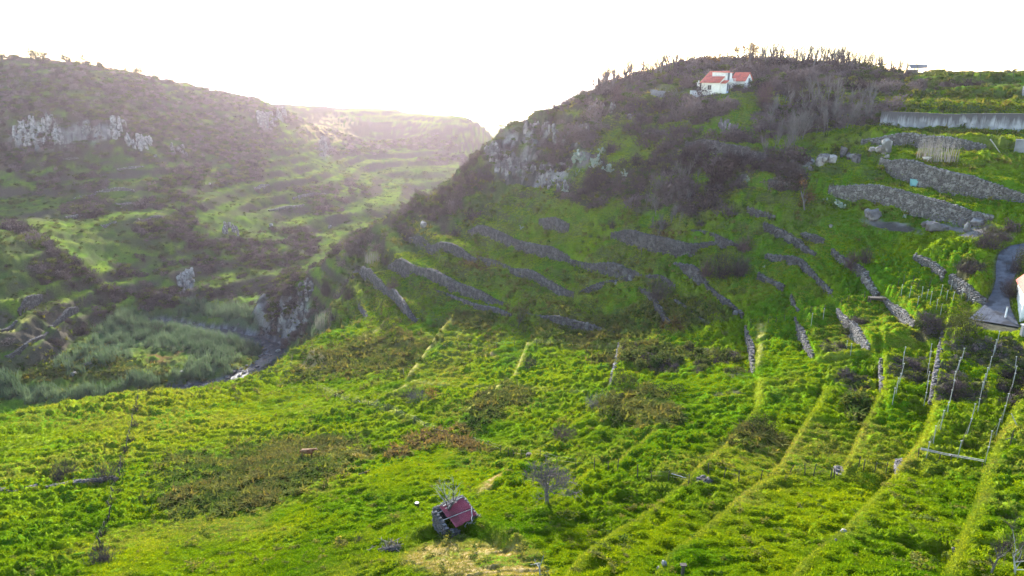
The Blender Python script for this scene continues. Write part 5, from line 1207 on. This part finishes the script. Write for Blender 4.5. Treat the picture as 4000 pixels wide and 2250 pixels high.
# walled cistern in front of it, grey ruin, low wall
p = hit(2735, 378); cis = thing('walled_cistern', 'whitewashed walled cistern in front of the hilltop villa', 'cistern', tuple(p), math.radians(38))
for nm, c, s in (('front_wall', (2.3, 0, .35), (5.4, .25, 2.6)), ('side_wall', (-.275, 1.65, .35), (.25, 3.55, 2.6)), ('back_wall', (2.3, 3.3, .35), (4.89, .25, 2.6)), ('end_wall', (4.875, 1.65, .35), (.25, 3.04, 2.6)), ('slab', (2.3, 1.65, 1.3), (4.88, 3.03, .15))): boxpart(nm, cis, c, s, M_CONCW)
boxpart('patch', cis, (3.7, -.135, .3), (1.9, .03, 2.0), M_CONC, label='grey unpainted patch')
p = hit(2727, 350); ch = thing('outdoor_chimney', 'small white outdoor oven chimney beside the hilltop villa', 'chimney', tuple(p), .6)
boxpart('stack', ch, (0, 0, .5), (.55, .55, 2.4), M_WHITE); boxpart('cowl', ch, (0, 0, 1.88), (.75, .75, .14), M_WHITE); boxpart('pot', ch, (0, 0, 2.2), (.25, .25, .5), M_CONCW)
p = hit(2566, 376); ru = thing('ruined_hut', 'roofless grey walls of a ruined hut in scrub left of the villa', 'ruin', tuple(p), math.radians(25))
boxpart('side_wall', ru, (0, 1.5, .6), (.35, 3.0, 2.4), M_CONC); boxpart('front_wall', ru, (2.2, -.1, .5), (4.0, .3, 1.9), M_CONC); boxpart('back_wall', ru, (2.2, 3.1, .5), (4.6, .3, 1.9), M_CONC)
# long concrete wall, with cast panels
CWP = np.array([hit(*q) for q in ((3437, 490), (3560, 495), (3700, 500), (3850, 502), (4060, 504))])
o0 = CWP[0]; cwl = thing('concrete_wall', 'long streaked grey concrete retaining wall at the upper right', 'concrete wall', tuple(o0))
n_ = 14; xs_ = np.linspace(0, len(CWP) - 1, n_ + 1); pts = np.stack([np.interp(xs_, np.arange(len(CWP)), CWP[:, q]) for q in range(3)], 1) - o0
for k_ in range(n_):
    a, b = pts[k_], pts[k_ + 1]; L = np.linalg.norm((b - a)[:2]); g_ = (a + b) / 2; an = math.atan2(b[1] - a[1], b[0] - a[0])
    V = []; F = []; box(V, F, (0, 0, 0), (L - .02, .4, 3.7)); box(V, F, (0, -.04, 1.92), (L - .01, .55, .16))
    part('panel', raw_mesh('panel', V, F, M_STREAK), cwl, (g_[0], g_[1], g_[2] + 1.2), (0, 0, an))
# raise the ground behind it by a bank of earth
for lab, pxs, h_, m_, nm in (('pale concrete wall end at the right edge, beyond the stone walls', ((3960, 590), (4060, 600)), 2.2, M_CONC, 'concrete_wall'), ('pale end of a wall at the upper right edge beside the dark hedge', ((3992, 372), (4060, 372)), 2.0, M_CONC, 'concrete_wall')):
    P_ = np.array([hit(*q) for q in pxs]); t_ = thing(nm, lab, 'concrete wall', tuple(P_[0])); d_ = P_[1] - P_[0]; L = np.linalg.norm(d_[:2])
    boxpart('panel', t_, (d_[0] / 2, d_[1] / 2, h_ / 2 - .6), (L, .4, h_ + 1.2), m_, math.atan2(d_[1], d_[0])); boxpart('coping', t_, (d_[0] / 2, d_[1] / 2, h_ + .06), (L + .1, .55, .12), M_CONC, math.atan2(d_[1], d_[0]))
# white house at the right edge
p = hit(3982, 1258); hs_ = thing('white_house', 'white two-storey house with a red roof cut off by the right edge', 'house', (p[0], p[1], p[2]), math.radians(-28))
gable('walls', hs_, 0, 6.5, 0, 7, -1, 4.4, 5.9, M_WHITE, rx=1.2)
roof_slope(hs_, -.3, 1.2, 4.2, 6.0, -.35, 7.3, M_TILE); roof_slope(hs_, 6.9, 1.2, 4.25, 6.0, -.35, 7.3, M_TILE)
opening('window', hs_, (.95, -.02, 3.5), .45, .8, 'x', -1, M_SHUT, bars=0); opening('door', hs_, (.9, -.02, .95), .75, 1.8, 'x', -1, M_SHUT, bars=0, label='dark narrow ground-floor door')
opening('window', hs_, (4.2, -.02, 3.2), .9, 1.1, 'x', -1, M_GLASS)
p = hit(3925, 1248); gp = thing('gate_post', 'pale gate post at the edge of the yard left of the white house', 'post', tuple(p)); boxpart('shaft', gp, (0, 0, .8), (.16, .16, 2.0), M_CONCW); boxpart('cap', gp, (0, 0, 1.84), (.24, .24, .08), M_CONC)
p = hit(3992, 1310); up = thing('gate_pillar', 'short grey pillar cut by the right edge below the white house', 'pillar', tuple(p)); boxpart('shaft', up, (0, 0, .6), (.4, .4, 1.6), M_CONC); boxpart('cap', up, (0, 0, 1.45), (.6, .6, .1), M_CONCW)
# open shed on the plateau, and the heap beyond it
Y0 = 250; a_ = np.array(PP(3545, 290, Y0)); gz = float(H(a_[0], Y0)); tl = np.array(PP(3560, 251, Y0)); tr = np.array(PP(3631, 251, Y0 - 1)); fl = np.array(PP(3585, 263, Y0 - 5)); bl = np.array(PP(3540, 259, Y0 - 5))
sh = thing('open_shed', 'open-sided shed with a dark sloping sheet roof on the upper right skyline', 'shed', (tl[0], Y0, gz))
W_ = tr[0] - tl[0]; zt_ = tr[2] - gz
polypart('roof', sh, [(-2.6, -5, zt_ - 1.3), (W_ - 3.0, -5, zt_ - 1.1), (W_, 0, zt_), (-1.0, 0, zt_ + .02)], M_IRON, .18)
for (x_, y_, z_) in ((W_ - .1, -.1, zt_ - .15), (W_ - 3.1, -4.8, zt_ - 1.3), (-2.4, -4.8, zt_ - 1.5), (-.9, -.1, zt_ - .15), (W_ / 2 - 1, -2.5, zt_ - .8)): boxpart('post', sh, (x_, y_, (z_ - 1.5) / 2), (.13, .13, z_ + 1.5), M_WOOD)
boxpart('back_sheet', sh, (W_ / 2 - 2, .1, zt_ / 2 - .9), (W_ * .7, .06, zt_ * .6), M_CONC)
p = G(C2(3672, 285, 0)[0], 285); V = []; F = []; rock(V, F, (0, 0, 0), (7.5, 5, 5.2), 5, 0, 2, .14); V = [(v[0] * (1 - .22 * max(v[2], 0)), v[1], v[2]) for v in V]
o_ = bpy.data.objects.new('earth_mound', raw_mesh('earth_mound', V, F, M_STONED)); COL.objects.link(o_); o_.location = (p[0], p[1], p[2] + .6); tag(o_, 'dark pointed mound on the plateau right of the open shed', 'mound')
V = []; F = []; rock(V, F, (0, 0, 0), (3.5, 3, 3), 6, 0, 2, .14); p = G(C2(3618, 270, 0)[0], 270); o_ = bpy.data.objects.new('earth_mound', raw_mesh('earth_mound', V, F, M_STONED)); COL.objects.link(o_); o_.location = (p[0], p[1], p[2] + .5); tag(o_, 'smaller dark mound under the post of the open shed', 'mound')
# turquoise tank, bath, dark shelter
p = hit(3570, 722); tk = thing('water_tank', 'small turquoise box tank in the grass below the pale stone wall', 'tank', tuple(p), math.radians(-18)); boxpart('shell', tk, (0, 0, .55), (1.35, 1.1, 1.3), M_TURQ); boxpart('lid', tk, (0, 0, 1.24), (1.45, 1.2, .08), M_TURQ); boxpart('open_end', tk, (.70, 0, .5), (.06, .95, 1.0), M_IRON); boxpart('flap', tk, (1.05, -.1, .95), (.7, .9, .05), M_IRON)
p = hit(3620, 625); bt = thing('white_trough', 'white bath used as a trough in the grass under the dry canes', 'trough', tuple(p), .1)
V = []; F = []; n_ = 14
for (sx, sy, z_) in ((.62, .26, 0), (.85, .38, .55), (.75, .29, .55), (.55, .2, .12)):
    for q in range(n_): an = 2 * math.pi * q / n_; V.append((sx * math.copysign(abs(math.cos(an)) ** .6, math.cos(an)), sy * math.copysign(abs(math.sin(an)) ** .6, math.sin(an)), z_))
for k_ in range(3):
    for q in range(n_): F.append((k_ * n_ + q, k_ * n_ + (q + 1) % n_, (k_ + 1) * n_ + (q + 1) % n_, (k_ + 1) * n_ + q))
F.append(tuple(reversed(range(n_)))); F.append(tuple(3 * n_ + q for q in range(n_)))
part('tub', raw_mesh('tub', V, F, M_WHITE), bt, (0, 0, .05)); boxpart('foot', bt, (-.5, 0, .02), (.1, .3, .14), M_CONC); boxpart('foot', bt, (.5, 0, .02), (.1, .3, .14), M_CONC)
p = hit(3425, 1186); fs = thing('feed_rack', 'low dark wooden shelter at the top of the terrace left of the vineyard wall', 'shelter', tuple(p), -.1)
boxpart('board', fs, (0, 0, .95), (2.6, 1.0, .08), M_WOOD)
for x_ in (-1.2, 1.2):
    for y_ in (-.42, .42): boxpart('leg', fs, (x_, y_, .42), (.1, .1, 1.0), M_WOOD)
boxpart('back_board', fs, (0, .46, .6), (2.3, .05, .5), M_WOOD)
p = hit(2066, 1790); V = []; F = []; tube(V, F, [(0, 0, -.1), (0, 0, .25), (0, 0, .55), (0, 0, .8)], [.30, .36, .36, .30], 12); brl = thing('old_barrel', 'dark old barrel by the fence corner above the lone tree', 'barrel', tuple(p)); part('staves', raw_mesh('staves', V, F, M_WOOD), brl)
for z_ in (.12, .58): V = []; F = []; tube(V, F, [(0, 0, z_), (0, 0, z_ + .06)], [.365, .37], 12); part('hoop', raw_mesh('hoop', V, F, M_IRON), brl)

# red-roofed hut
hb = hit(1694, 2046); hz0 = float(hb[2]); e1 = np.array((.81, .59)); e2 = np.array((.59, -.81)); rzh = math.atan2(e1[1], e1[0])
hut = thing('stone_hut', 'tumbledown stone hut with a crooked red corrugated roof in the near field', 'hut', (hb[0], hb[1], hz0), rzh); hut.scale = (.82, .82, .82)
# local x along the back wall, local y towards the back; front is at negative y
Lx, Ly, hb_, hf = 3.8, 3.0, 1.85, 1.0
def hut_wall(x0, y0, x1, y1, z0, z1, nm, seed, nrm):
    L = math.hypot(x1 - x0, y1 - y0); a = math.atan2(y1 - y0, x1 - x0); V = []; F = []; th_ = .28
    c_, s_ = math.cos(a), math.sin(a)
    for q, zt_ in ((0, z0), (L, z1)):
        for w in (-th_ / 2, th_ / 2): V.append((x0 + c_ * q - s_ * w, y0 + s_ * q + c_ * w, -.8)); V.append((x0 + c_ * q - s_ * w, y0 + s_ * q + c_ * w, zt_))
    F = [(0, 1, 3, 2), (4, 6, 7, 5), (0, 4, 5, 1), (2, 3, 7, 6), (1, 5, 7, 3), (0, 2, 6, 4)]
    part(nm, raw_mesh(nm, V, F, M_EARTH), hut)
    st = []
    for sg in (-1, 1):
        n2 = (-s_ * sg, c_ * sg); A = (x0 + n2[0] * .16, y0 + n2[1] * .16); B = (x1 + n2[0] * .16, y1 + n2[1] * .16)
        for (p_, s2) in stone_face(hut, A, B, -.3, z0, -.3, z1, n2, .36, M_STONE, seed + sg, True, bulge=.05): st.append((p_, s2, a))
    for q in range(int(L / .4)): f = (q + .5) / int(L / .4); st.append(((x0 + (x1 - x0) * f, y0 + (y1 - y0) * f, z0 + (z1 - z0) * f + .03), (.42, .36, .2), a))
    return st
stn = hut_wall(0, 0, Lx, 0, hb_, hb_ + .15, 'back_wall', 1, 0) + hut_wall(0, -Ly, 0, -.3, hf * .9, hb_ - .05, 'side_wall', 2, 0) + hut_wall(Lx, -Ly, Lx, -.3, hf, hb_, 'side_wall', 3, 0) + hut_wall(.3, -Ly, 1.25, -Ly, hf * .7, hf * .4, 'front_wall', 4, 0)
lay_stones(hut, stn, 0, M_STONED, True, 4, 290)
def sheet(x0, x1, y0, y1, z0, z1, lab=None):
    V = []; F = []; n_ = 24
    for j, (yy, zz_) in enumerate(((y0, z0), (y1, z1))):
        for i in range(n_ + 1): V.append((x0 + (x1 - x0) * i / n_, yy, zz_ + (.035 if i % 2 else -.02) * 1.1))
    for i in range(n_): F.append((i, i + 1, n_ + 2 + i, n_ + 1 + i))
    k_ = len(V); V += [(a, b, c - .012) for a, b, c in V]; F += [tuple(reversed([q + k_ for q in f])) for f in F[:n_]]
    part('roof_sheet', raw_mesh('roof_sheet', V, F, M_ROOFRED), hut, label=lab)
zr_, zf_, zm_ = hb_ + .10, hf + .12, None
ym = -1.75; zm_ = zr_ + (zf_ - zr_) * (1.75 / 3.3)
for i, (xa, xb) in enumerate(((.70, 1.75), (1.69, 2.76), (2.70, 3.80))): sheet(xa, xb, ym - .1, -.15, zm_ + .02 + .03 * (i % 2), zr_ + .03 * (i % 2))
sheet(.85, 1.85, -3.35, ym, zf_ - .05, zm_ - .02, 'lower roof sheet slipped out of line'); sheet(1.80, 2.85, -3.25, ym + .05, zf_, zm_ + .03); sheet(2.80, 3.8, -2.95, ym + .05, zf_ + .1, zm_ - .04, 'shorter darker roof sheet at the broken corner')
for (a, b, rr) in (((.1, -.75, hb_ - .16), (3.7, -.6, hb_ - .16), .05), ((.1, -2.0, 1.5), (3.7, -2.0, 1.45), .045)):
    V = []; F = []; tube(V, F, [np.array(a), (np.array(a) + np.array(b)) / 2 + (0, 0, .02), np.array(b)], [rr, rr * .9, rr * .8], 7); part('roof_pole', raw_mesh('roof_pole', V, F, M_DEAD), hut)
def hutw(l):
    l = [q * .82 for q in l]
    return np.array((hb[0] + e1[0] * l[0] - e1[1] * l[1], hb[1] + e1[1] * l[0] + e1[0] * l[1], hz0 + l[2]))
def pole(a, b, rr, label, cat='branch', name='dead_branch', mat=None, mid=0.03, forks=0, seed=0):
    r_ = np.random.default_rng(seed); a = np.array(a); b = np.array(b); V = []; F = []; n_ = 5
    pts_ = [a + (b - a) * k_ / n_ + (r_.normal(0, mid, 3) if 0 < k_ < n_ else 0) - a for k_ in range(n_ + 1)]; tube(V, F, pts_, [rr * (1 - .4 * k_ / n_) for k_ in range(n_ + 1)], 6)
    for _ in range(forks):
        i = r_.integers(1, n_); d = (b - a) * r_.uniform(.15, .35) + r_.normal(0, .18, 3); sliver(V, F, pts_[i], pts_[i] + d, rr * .6, rr * .2, r_)
    o_ = bpy.data.objects.new(name, raw_mesh(name, V, F, mat or M_DEAD)); COL.objects.link(o_); o_.location = a; tag(o_, label, cat); return o_
pole(hutw((1.0, -.45, hb_ + .18)), hutw((3.6, -.3, hb_ + .26)), .06, 'pale pole lying along the top edge of the red roof', 'pole', 'timber_pole')
pole(hutw((3.75, -1.9, zm_ + .12)), hutw((2.75, -3.55, zf_ + .02)), .06, 'pale pole slanting across the lower right corner of the red roof', 'pole', 'timber_pole')
pole(hutw((1.0, -.9, hb_ + .15)), hutw((2.7, -.5, hb_ + .25)), .03, 'bleached twiggy branch tangled on the upper edge of the red roof', forks=7, seed=3, mid=.06)
a = hit(1815, 2062); b = hit(1862, 2025); pole(a + (0, 0, .15), hutw((4.2, -3.2, 1.0)), .045, 'bent dead branch curving up from the grass at the right of the hut', forks=4, seed=4, mid=.12)
b = hit(1858, 2048); pole(a + (0, 0, .12), b + (0, 0, .25), .04, 'fallen dead branch lying in the grass right of the hut', forks=5, seed=6, mid=.1)
# stump, brush pile
p = hit(1629, 1978); st_ = thing('tree_stump', 'sawn tree stump with a white cut face, in grass left of the hut', 'stump', tuple(p))
V = []; F = []; tube(V, F, [(0, 0, -.15), (0, 0, .1), (0, 0, .42)], [.30, .24, .23], 12); part('bark', raw_mesh('bark', V, F, M_BURNT), st_); V = []; F = []; tube(V, F, [(0, 0, .41), (0, 0, .45)], [.222, .215], 12); part('cut_face', raw_mesh('cut_face', V, F, plain('cut_wood', (.72, .66, .56), .8)), st_)
p = hit(1530, 2150); V = []; F = []; rr_ = np.random.default_rng(4); bp_ = thing('brush_pile', 'grey heap of dead branches and roots in the near field', 'brush pile', tuple(p))
for _ in range(60):
    a0 = rr_.normal(0, .55, 3) * (1.1, .8, .35) + (0, 0, .35); d = rr_.normal(0, 1, 3) * (1, 1, .45); d /= np.linalg.norm(d); L = rr_.uniform(.5, 1.5); m_ = a0 + rr_.normal(0, .08, 3); tube(V, F, [a0 - d * L / 2, m_, a0 + d * L / 2], [.03, .024, .008], 4)
part('branches', raw_mesh('branches', V, F, M_BARK), bp_); V = []; F = []; tube(V, F, [(-1.1, -.2, .1), (-.3, -.25, .3), (.6, -.1, .35), (1.0, .2, .2)], [.22, .26, .2, .14], 8); part('log', raw_mesh('log', V, F, M_BURNT), bp_)
V, F = twig_bush(990, 40, 1.0, 1.1, .016, 6); part('twigs', raw_mesh('twigs', V, F, M_TWIG1), bp_)
pole(hit(1375, 1545), hit(1418, 1580) + (0, 0, .1), .05, 'long pale pole lying across the fence line left of centre', 'pole', 'timber_pole')
pole(hit(2620, 1868) + (0, 0, .5), hit(2680, 1880) + (0, 0, .4), .05, 'pale pole lying beside the dark heap of stone', 'pole', 'timber_pole')
pole(hit(1400, 1858) + (0, 0, .1), hit(1445, 1845) + (0, 0, .3), .08, 'dark fallen log with a pale end on the bracken edge', 'log', 'fallen_log', M_WOOD)
pole(hit(1600, 1243) + (0, 0, .2), hit(1640, 1250) + (0, 0, .3), .09, 'stacked pale poles at the lower end of the curving wall', 'pole', 'timber_pole')
pole(hit(3860, 590) + (0, 0, 2.2), hit(3905, 600) + (0, 0, .2), .12, 'long pale beam leaning at the right end of the high rubble wall', 'beam', 'timber_beam')

# ------------------------------------------------------------------ cow (one continuous body grown over its skeleton)
p = hit(1202, 1792); S_ = 1.0
sk = [((-.75, 0, 1.12), .30), ((-.35, 0, 1.10), .36), ((.1, 0, 1.08), .37), ((.55, 0, 1.12), .33), ((.86, 0, 1.24), .20), ((1.10, 0, 1.34), .15), ((1.30, 0, 1.28), .13), ((1.52, 0, 1.14), .085),
      ((-.72, .17, .85), .17), ((-.66, .19, .55), .09), ((-.78, .19, .32), .065), ((-.74, .19, .02), .06), ((-.72, -.17, .85), .17), ((-.60, -.19, .55), .09), ((-.70, -.19, .32), .065), ((-.64, -.19, .02), .06),
      ((.58, .17, .80), .13), ((.60, .18, .48), .075), ((.58, .18, .25), .055), ((.60, .18, .02), .055), ((.58, -.17, .80), .13), ((.66, -.18, .48), .075), ((.68, -.18, .25), .055), ((.72, -.18, .02), .055),
      ((-.98, 0, 1.18), .05), ((-1.06, 0, .95), .03), ((-1.07, 0, .60), .035)]
ed = [(0, 1), (1, 2), (2, 3), (3, 4), (4, 5), (5, 6), (6, 7), (0, 8), (8, 9), (9, 10), (10, 11), (0, 12), (12, 13), (13, 14), (14, 15), (3, 16), (16, 17), (17, 18), (18, 19), (3, 20), (20, 21), (21, 22), (22, 23), (0, 24), (24, 25), (25, 26)]
me = bpy.data.meshes.new('cow_body'); me.from_pydata([s[0] for s in sk], ed, []); tmp = bpy.data.objects.new('cow_body', me); COL.objects.link(tmp)
md = tmp.modifiers.new('skin', 'SKIN'); me.skin_vertices[0].data[1].use_root = True
for i, s in enumerate(sk): me.skin_vertices[0].data[i].radius = (s[1], s[1]); me.skin_vertices[0].data[i].use_root = (i == 1)
s2 = tmp.modifiers.new('sub', 'SUBSURF'); s2.levels = 2; s2.render_levels = 2
bpy.context.view_layer.update(); dg = bpy.context.evaluated_depsgraph_get(); me2 = bpy.data.meshes.new_from_object(tmp.evaluated_get(dg)); bpy.data.objects.remove(tmp)
M_COW = rough_mat('brown_hide', (.13, .045, .020), (.20, .075, .03), 2, .8, .1, c3=(.32, .17, .08), s3=1.2)
me2.name = 'cow_body'; me2.materials.clear(); me2.materials.append(M_COW)
cow = thing('cow', 'reddish-brown cow with a sunlit back standing in the bracken field, facing right', 'cow', tuple(p), .12)
part('body', me2, cow)
for s in (-1, 1):
    V = []; F = []; tube(V, F, [(1.18, .09 * s, 1.42), (1.15, .22 * s, 1.44), (1.13, .30 * s, 1.40)], [.03, .055, .012], 6); part('ear', raw_mesh('ear', V, F, M_COW), cow)
    V = []; F = []; tube(V, F, [(1.24, .07 * s, 1.44), (1.26, .17 * s, 1.52), (1.30, .18 * s, 1.62)], [.028, .022, .006], 6); part('horn', raw_mesh('horn', V, F, M_DEAD), cow)

# ------------------------------------------------------------------ fences and vine posts
def fence(pxs, h, label, mat, seed, rad=.05, wires=2, lean=.06, ymin=25, cat='fence', name='wire_fence', cap=None):
    r_ = np.random.default_rng(seed); P_ = [hit(a, b, ymin) for a, b in pxs]; t_ = thing(name, label, cat, tuple(P_[0])); tops = []
    for q in P_:
        V = []; F = []; hh = h * r_.uniform(.85, 1.15); lx, ly = r_.normal(0, lean, 2) * hh
        tube(V, F, [(0, 0, -.3), (lx * .5, ly * .5, hh * .5), (lx, ly, hh)], [rad, rad * .95, rad * .85], 6)
        o_ = part('post', raw_mesh('post', V, F, mat), t_, tuple(q - P_[0]))
        if cap: V = []; F = []; box(V, F, (lx, ly, hh), (rad * 4, rad * 2.2, .05)); part('cap', raw_mesh('cap', V, F, mat), o_)
        tops.append((q - P_[0] + (lx, ly, hh), q - P_[0]))
    if wires:
        V = []; F = []
        for (ta, ba), (tb, bb) in zip(tops[:-1], tops[1:]):
            for w in range(wires): f = .92 - .38 * w; sliver(V, F, ba + (ta - ba) * f, bb + (tb - bb) * f, .004, .004, r_)
        part('wire', raw_mesh('wire', V, F, M_WIRE), t_)
    return t_
fence([(1240,1518),(1270,1530),(1310,1555),(1345,1570),(1375,1580),(1440,1588),(1475,1595),(1505,1602),(1520,1607),(1550,1615),(1582,1632),(1620,1652),(1660,1675),(1700,1692),(1735,1697)], 1.15, 'dark post and wire fence running diagonally above the bracken, left of centre', M_WOOD, 1)
fence([(1850,1732),(1905,1748),(1955,1772),(1985,1782)], 1.1, 'short run of dark fence posts at the rusty bracken corner', M_WOOD, 2)
fence([(2008,1786),(2036,1790),(2110,1788),(2175,1812),(2250,1826),(2320,1840),(2375,1844),(2412,1838)], 1.25, 'dark fence crossing above the lone tree', M_WOOD, 3)
fence([(2490,1868),(2545,1878),(2610,1882),(2690,1898)], 1.25, 'dark fence between the lone tree and the stone heap', M_WOOD, 4)
fence([(2767,1860),(2828,1866),(2886,1882),(2970,1886)], 1.3, 'four tall dark posts right of the stone heap', M_WOOD, 5)
fence([(3080,1852),(3145,1855),(3176,1860),(3245,1868),(3258,1868)], 1.2, 'dark posts, two of them slanted together, at the foot of a bright bank', M_WOOD, 6, lean=.12)
fence([(3352,1832),(3372,1838),(3415,1845),(3460,1850)], 1.3, 'dark posts on the grassy hump below the lowest vine rows', M_WOOD, 7)
fence([(1735,1360),(1790,1358),(1830,1360),(1870,1360),(1940,1354),(2010,1350)], 1.2, 'thin dark fence along the top of the left bright field', M_WOOD, 8)
fence([(2062,1350),(2095,1350),(2150,1348),(2240,1356),(2330,1367),(2375,1367),(2420,1353)], 1.2, 'thin dark fence along the top of the middle bright field', M_WOOD, 9)
fence([(1259,1328),(1213,1372),(1180,1385),(1145,1402),(1137,1436),(1108,1458)], 1.2, 'thin fence along the brink above the stream', M_WOOD, 10)
fence([(3140,1219),(3165,1228),(3222,1215)], 1.2, 'three dark posts at the head of the terrace with a white post', M_WOOD, 11)
fence([(3285,1193),(3311,1178),(3377,1168)], 1.2, 'dark fence posts left of the low dark shelter', M_WOOD, 12)
fence([(2935,1270),(3000,1261),(3031,1261),(3062,1256),(3106,1253)], 1.0, 'low dark fence across the head of the second bright terrace', M_WOOD, 13)
fence([(3507,1121),(3528,1118),(3564,1116),(3582,1126),(3629,1117)], 1.3, 'thin dark fence along the back of the small vineyard', M_WOOD, 14)
fence([(3722,313),(3762,315),(3793,312),(3829,315),(3908,314),(3957,310)], 2.6, 'leaning pale posts of a wire fence on the plateau skyline', M_WOOD, 15, rad=.06, lean=.1, ymin=195)
fence([(540,1530),(537,1560),(531,1585),(525,1612),(520,1640),(514,1668),(509,1695),(504,1722),(495,1750),(488,1778),(474,1800),(470,1832),(469,1862)], .95, 'upper dotted line of rough dark posts down the left field', M_WOOD, 16, rad=.08, lean=.15)
fence([(452,1900),(446,1930),(440,1958),(432,1990),(426,2020),(422,2046),(408,2072),(400,2095),(393,2118),(386,2160)], .9, 'lower dotted line of rough dark posts down the left field, below the stone wall', M_WOOD, 17, rad=.08, lean=.18)
# low weeds along the dotted line
for i, (px, py) in enumerate([(533,1600),(520,1660),(507,1720),(492,1765),(474,1812),(450,1915),(438,1975),(424,2040),(402,2085),(388,2150)]): bush(px, py + 8, 34, 34, 'twig', 'small dark weed clump along the dotted post line in the left field', 1500 + i, 'weed_clump', 'weed', group='weeds along the dotted post line')
# concrete rail fence with vine posts
fence([(3587,1786),(3667,1800),(3712,1812),(3836,1836)], .9, 'rail fence with long pale rails at the foot of the vine rows', M_WOOD, 18, wires=0, cat='rail fence', name='rail_fence')
rf = bpy.data.objects['rail_fence']; q0 = hit(3587, 1786)
for (a, b) in (((3592, 1782), (3712, 1808)), ((3700, 1806), (3838, 1828))):
    A = hit(*a) - q0 + (0, 0, .75); B = hit(*b) - q0 + (0, 0, .7)
    for d in (0, .13): V = []; F = []; tube(V, F, [A + (0, 0, d), (A + B) / 2 + (0, 0, d), B + (0, 0, d)], [.05, .045, .04], 6); part('rail', raw_mesh('rail', V, F, M_DEAD), rf)
ROWS = [([(3528,1402),(3525,1434),(3521,1470),(3512,1507),(3500,1542),(3485,1582)], 'first vine row of pale posts with wires, leftmost, in brown brambles'),
        ([(3630,1400),(3627,1432),(3620,1472),(3620,1507),(3615,1552),(3607,1592)], 'second vine row of pale posts from the left, beside the tall stone edge'),
        ([(3757,1408),(3742,1448),(3732,1472),(3723,1510),(3716,1547),(3708,1587),(3699,1628),(3672,1682),(3645,1735),(3618,1788)], 'third vine row of pale posts from the left, just right of the tall stone edge'),
        ([(3895,1348),(3886,1378),(3876,1408),(3864,1448),(3852,1485),(3840,1525),(3828,1558),(3818,1612),(3793,1648),(3777,1697),(3737,1805)], 'fourth and longest vine row of pale posts, ending at the rail fence'),
        ([(3965,1442),(3957,1492),(3952,1522),(3925,1607),(3913,1652),(3888,1709),(3862,1757),(3846,1815)], 'fifth vine row of pale posts, nearest the right edge')]
for i, (q, lab) in enumerate(ROWS): fence(q, 1.9, lab, M_POSTC, 30 + i, rad=.042, wires=2, lean=.03, cat='vine trellis', name='vine_trellis', cap=True)
def posts(lst, h, label, cat, group, mat, seed, rad=.042):
    r_ = np.random.default_rng(seed)
    for (a, b) in lst:
        q = hit(a, b); V = []; F = []; hh = h * r_.uniform(.8, 1.15); lx, ly = r_.normal(0, .03, 2) * hh; tube(V, F, [(0, 0, -.3), (lx, ly, hh)], [rad, rad * .9], 6); box(V, F, (lx, ly, hh), (rad * 3.4, rad * 2.4, .06))
        o_ = bpy.data.objects.new('vine_post', raw_mesh('vine_post', V, F, mat)); COL.objects.link(o_); o_.location = q; tag(o_, label, cat, group)
posts([(3520,1153),(3550,1166),(3582,1199),(3600,1161),(3618,1171),(3632,1195),(3657,1210),(3673,1155),(3696,1174),(3719,1186),(3671,1241),(3714,1132),(3756,1164),(3780,1179)], 1.8, 'pale post standing free in the small grassy vineyard by the road', 'post', 'posts of the small vineyard', M_POSTC, 50)
posts([(3215,1250)], 1.7, 'pale post alone near the head of the terrace below the dark fence', 'post', None, M_POSTC, 51)
posts([(3167,1280)], 2.0, 'tall pale post alone beside the brambly stone wall', 'post', None, M_POSTC, 52); posts([(3307,1363)], 1.6, 'short pale post at the top of the brambles, left of a pair', 'post', None, M_POSTC, 53); posts([(3322,1388)], 2.0, 'pale post at the bottom of the brambles, right of a pair', 'post', None, M_POSTC, 54)
posts([(1316,1432),(1404,1380),(1450,1432),(1479,1442),(1520,1411),(1554,1426),(1490,1387),(1360,1402),(1525,1457)], 1.2, 'small post standing in the bramble field above the stream', 'post', 'posts in the bramble field', M_WOOD, 55, .045); posts([(1576,1465)], 1.3, 'white-topped post in the bramble field next to the bright terrace edge', 'post', None, M_POSTC, 56)
posts([(3740,1058)], 1.3, 'lone dark post above the gap between the two rubble walls', 'post', None, M_WOOD, 57); posts([(2664,2258)], 1.2, 'thick grey post at the bottom edge right of centre', 'post', None, M_WOOD, 58, .12); posts([(2410,1365)], 1.3, 'dark post on top of the narrow stacked wall', 'post', None, M_WOOD, 59)
p = hit(3983, 1668); pole(p - (0, 0, .2), p + (-.9, .3, 1.5), .06, 'leaning pale post on the bright bank at the right edge', 'post', 'leaning_post', mid=.005)
p = hit(3946, 1738); sg = thing('dead_shrub_post', 'dark crossed post with a twiggy head on the bright bank at the right', 'post', tuple(p)); V = []; F = []; tube(V, F, [(0, 0, -.3), (0, 0, .8), (.02, 0, 1.5)], [.06, .05, .04], 6); part('shaft', raw_mesh('shaft', V, F, M_WOOD), sg); V = []; F = []; tube(V, F, [(-.6, 0, .55), (0, 0, .75), (.6, 0, .5)], [.03, .05, .03], 5); part('cross_piece', raw_mesh('cross_piece', V, F, M_WOOD), sg)
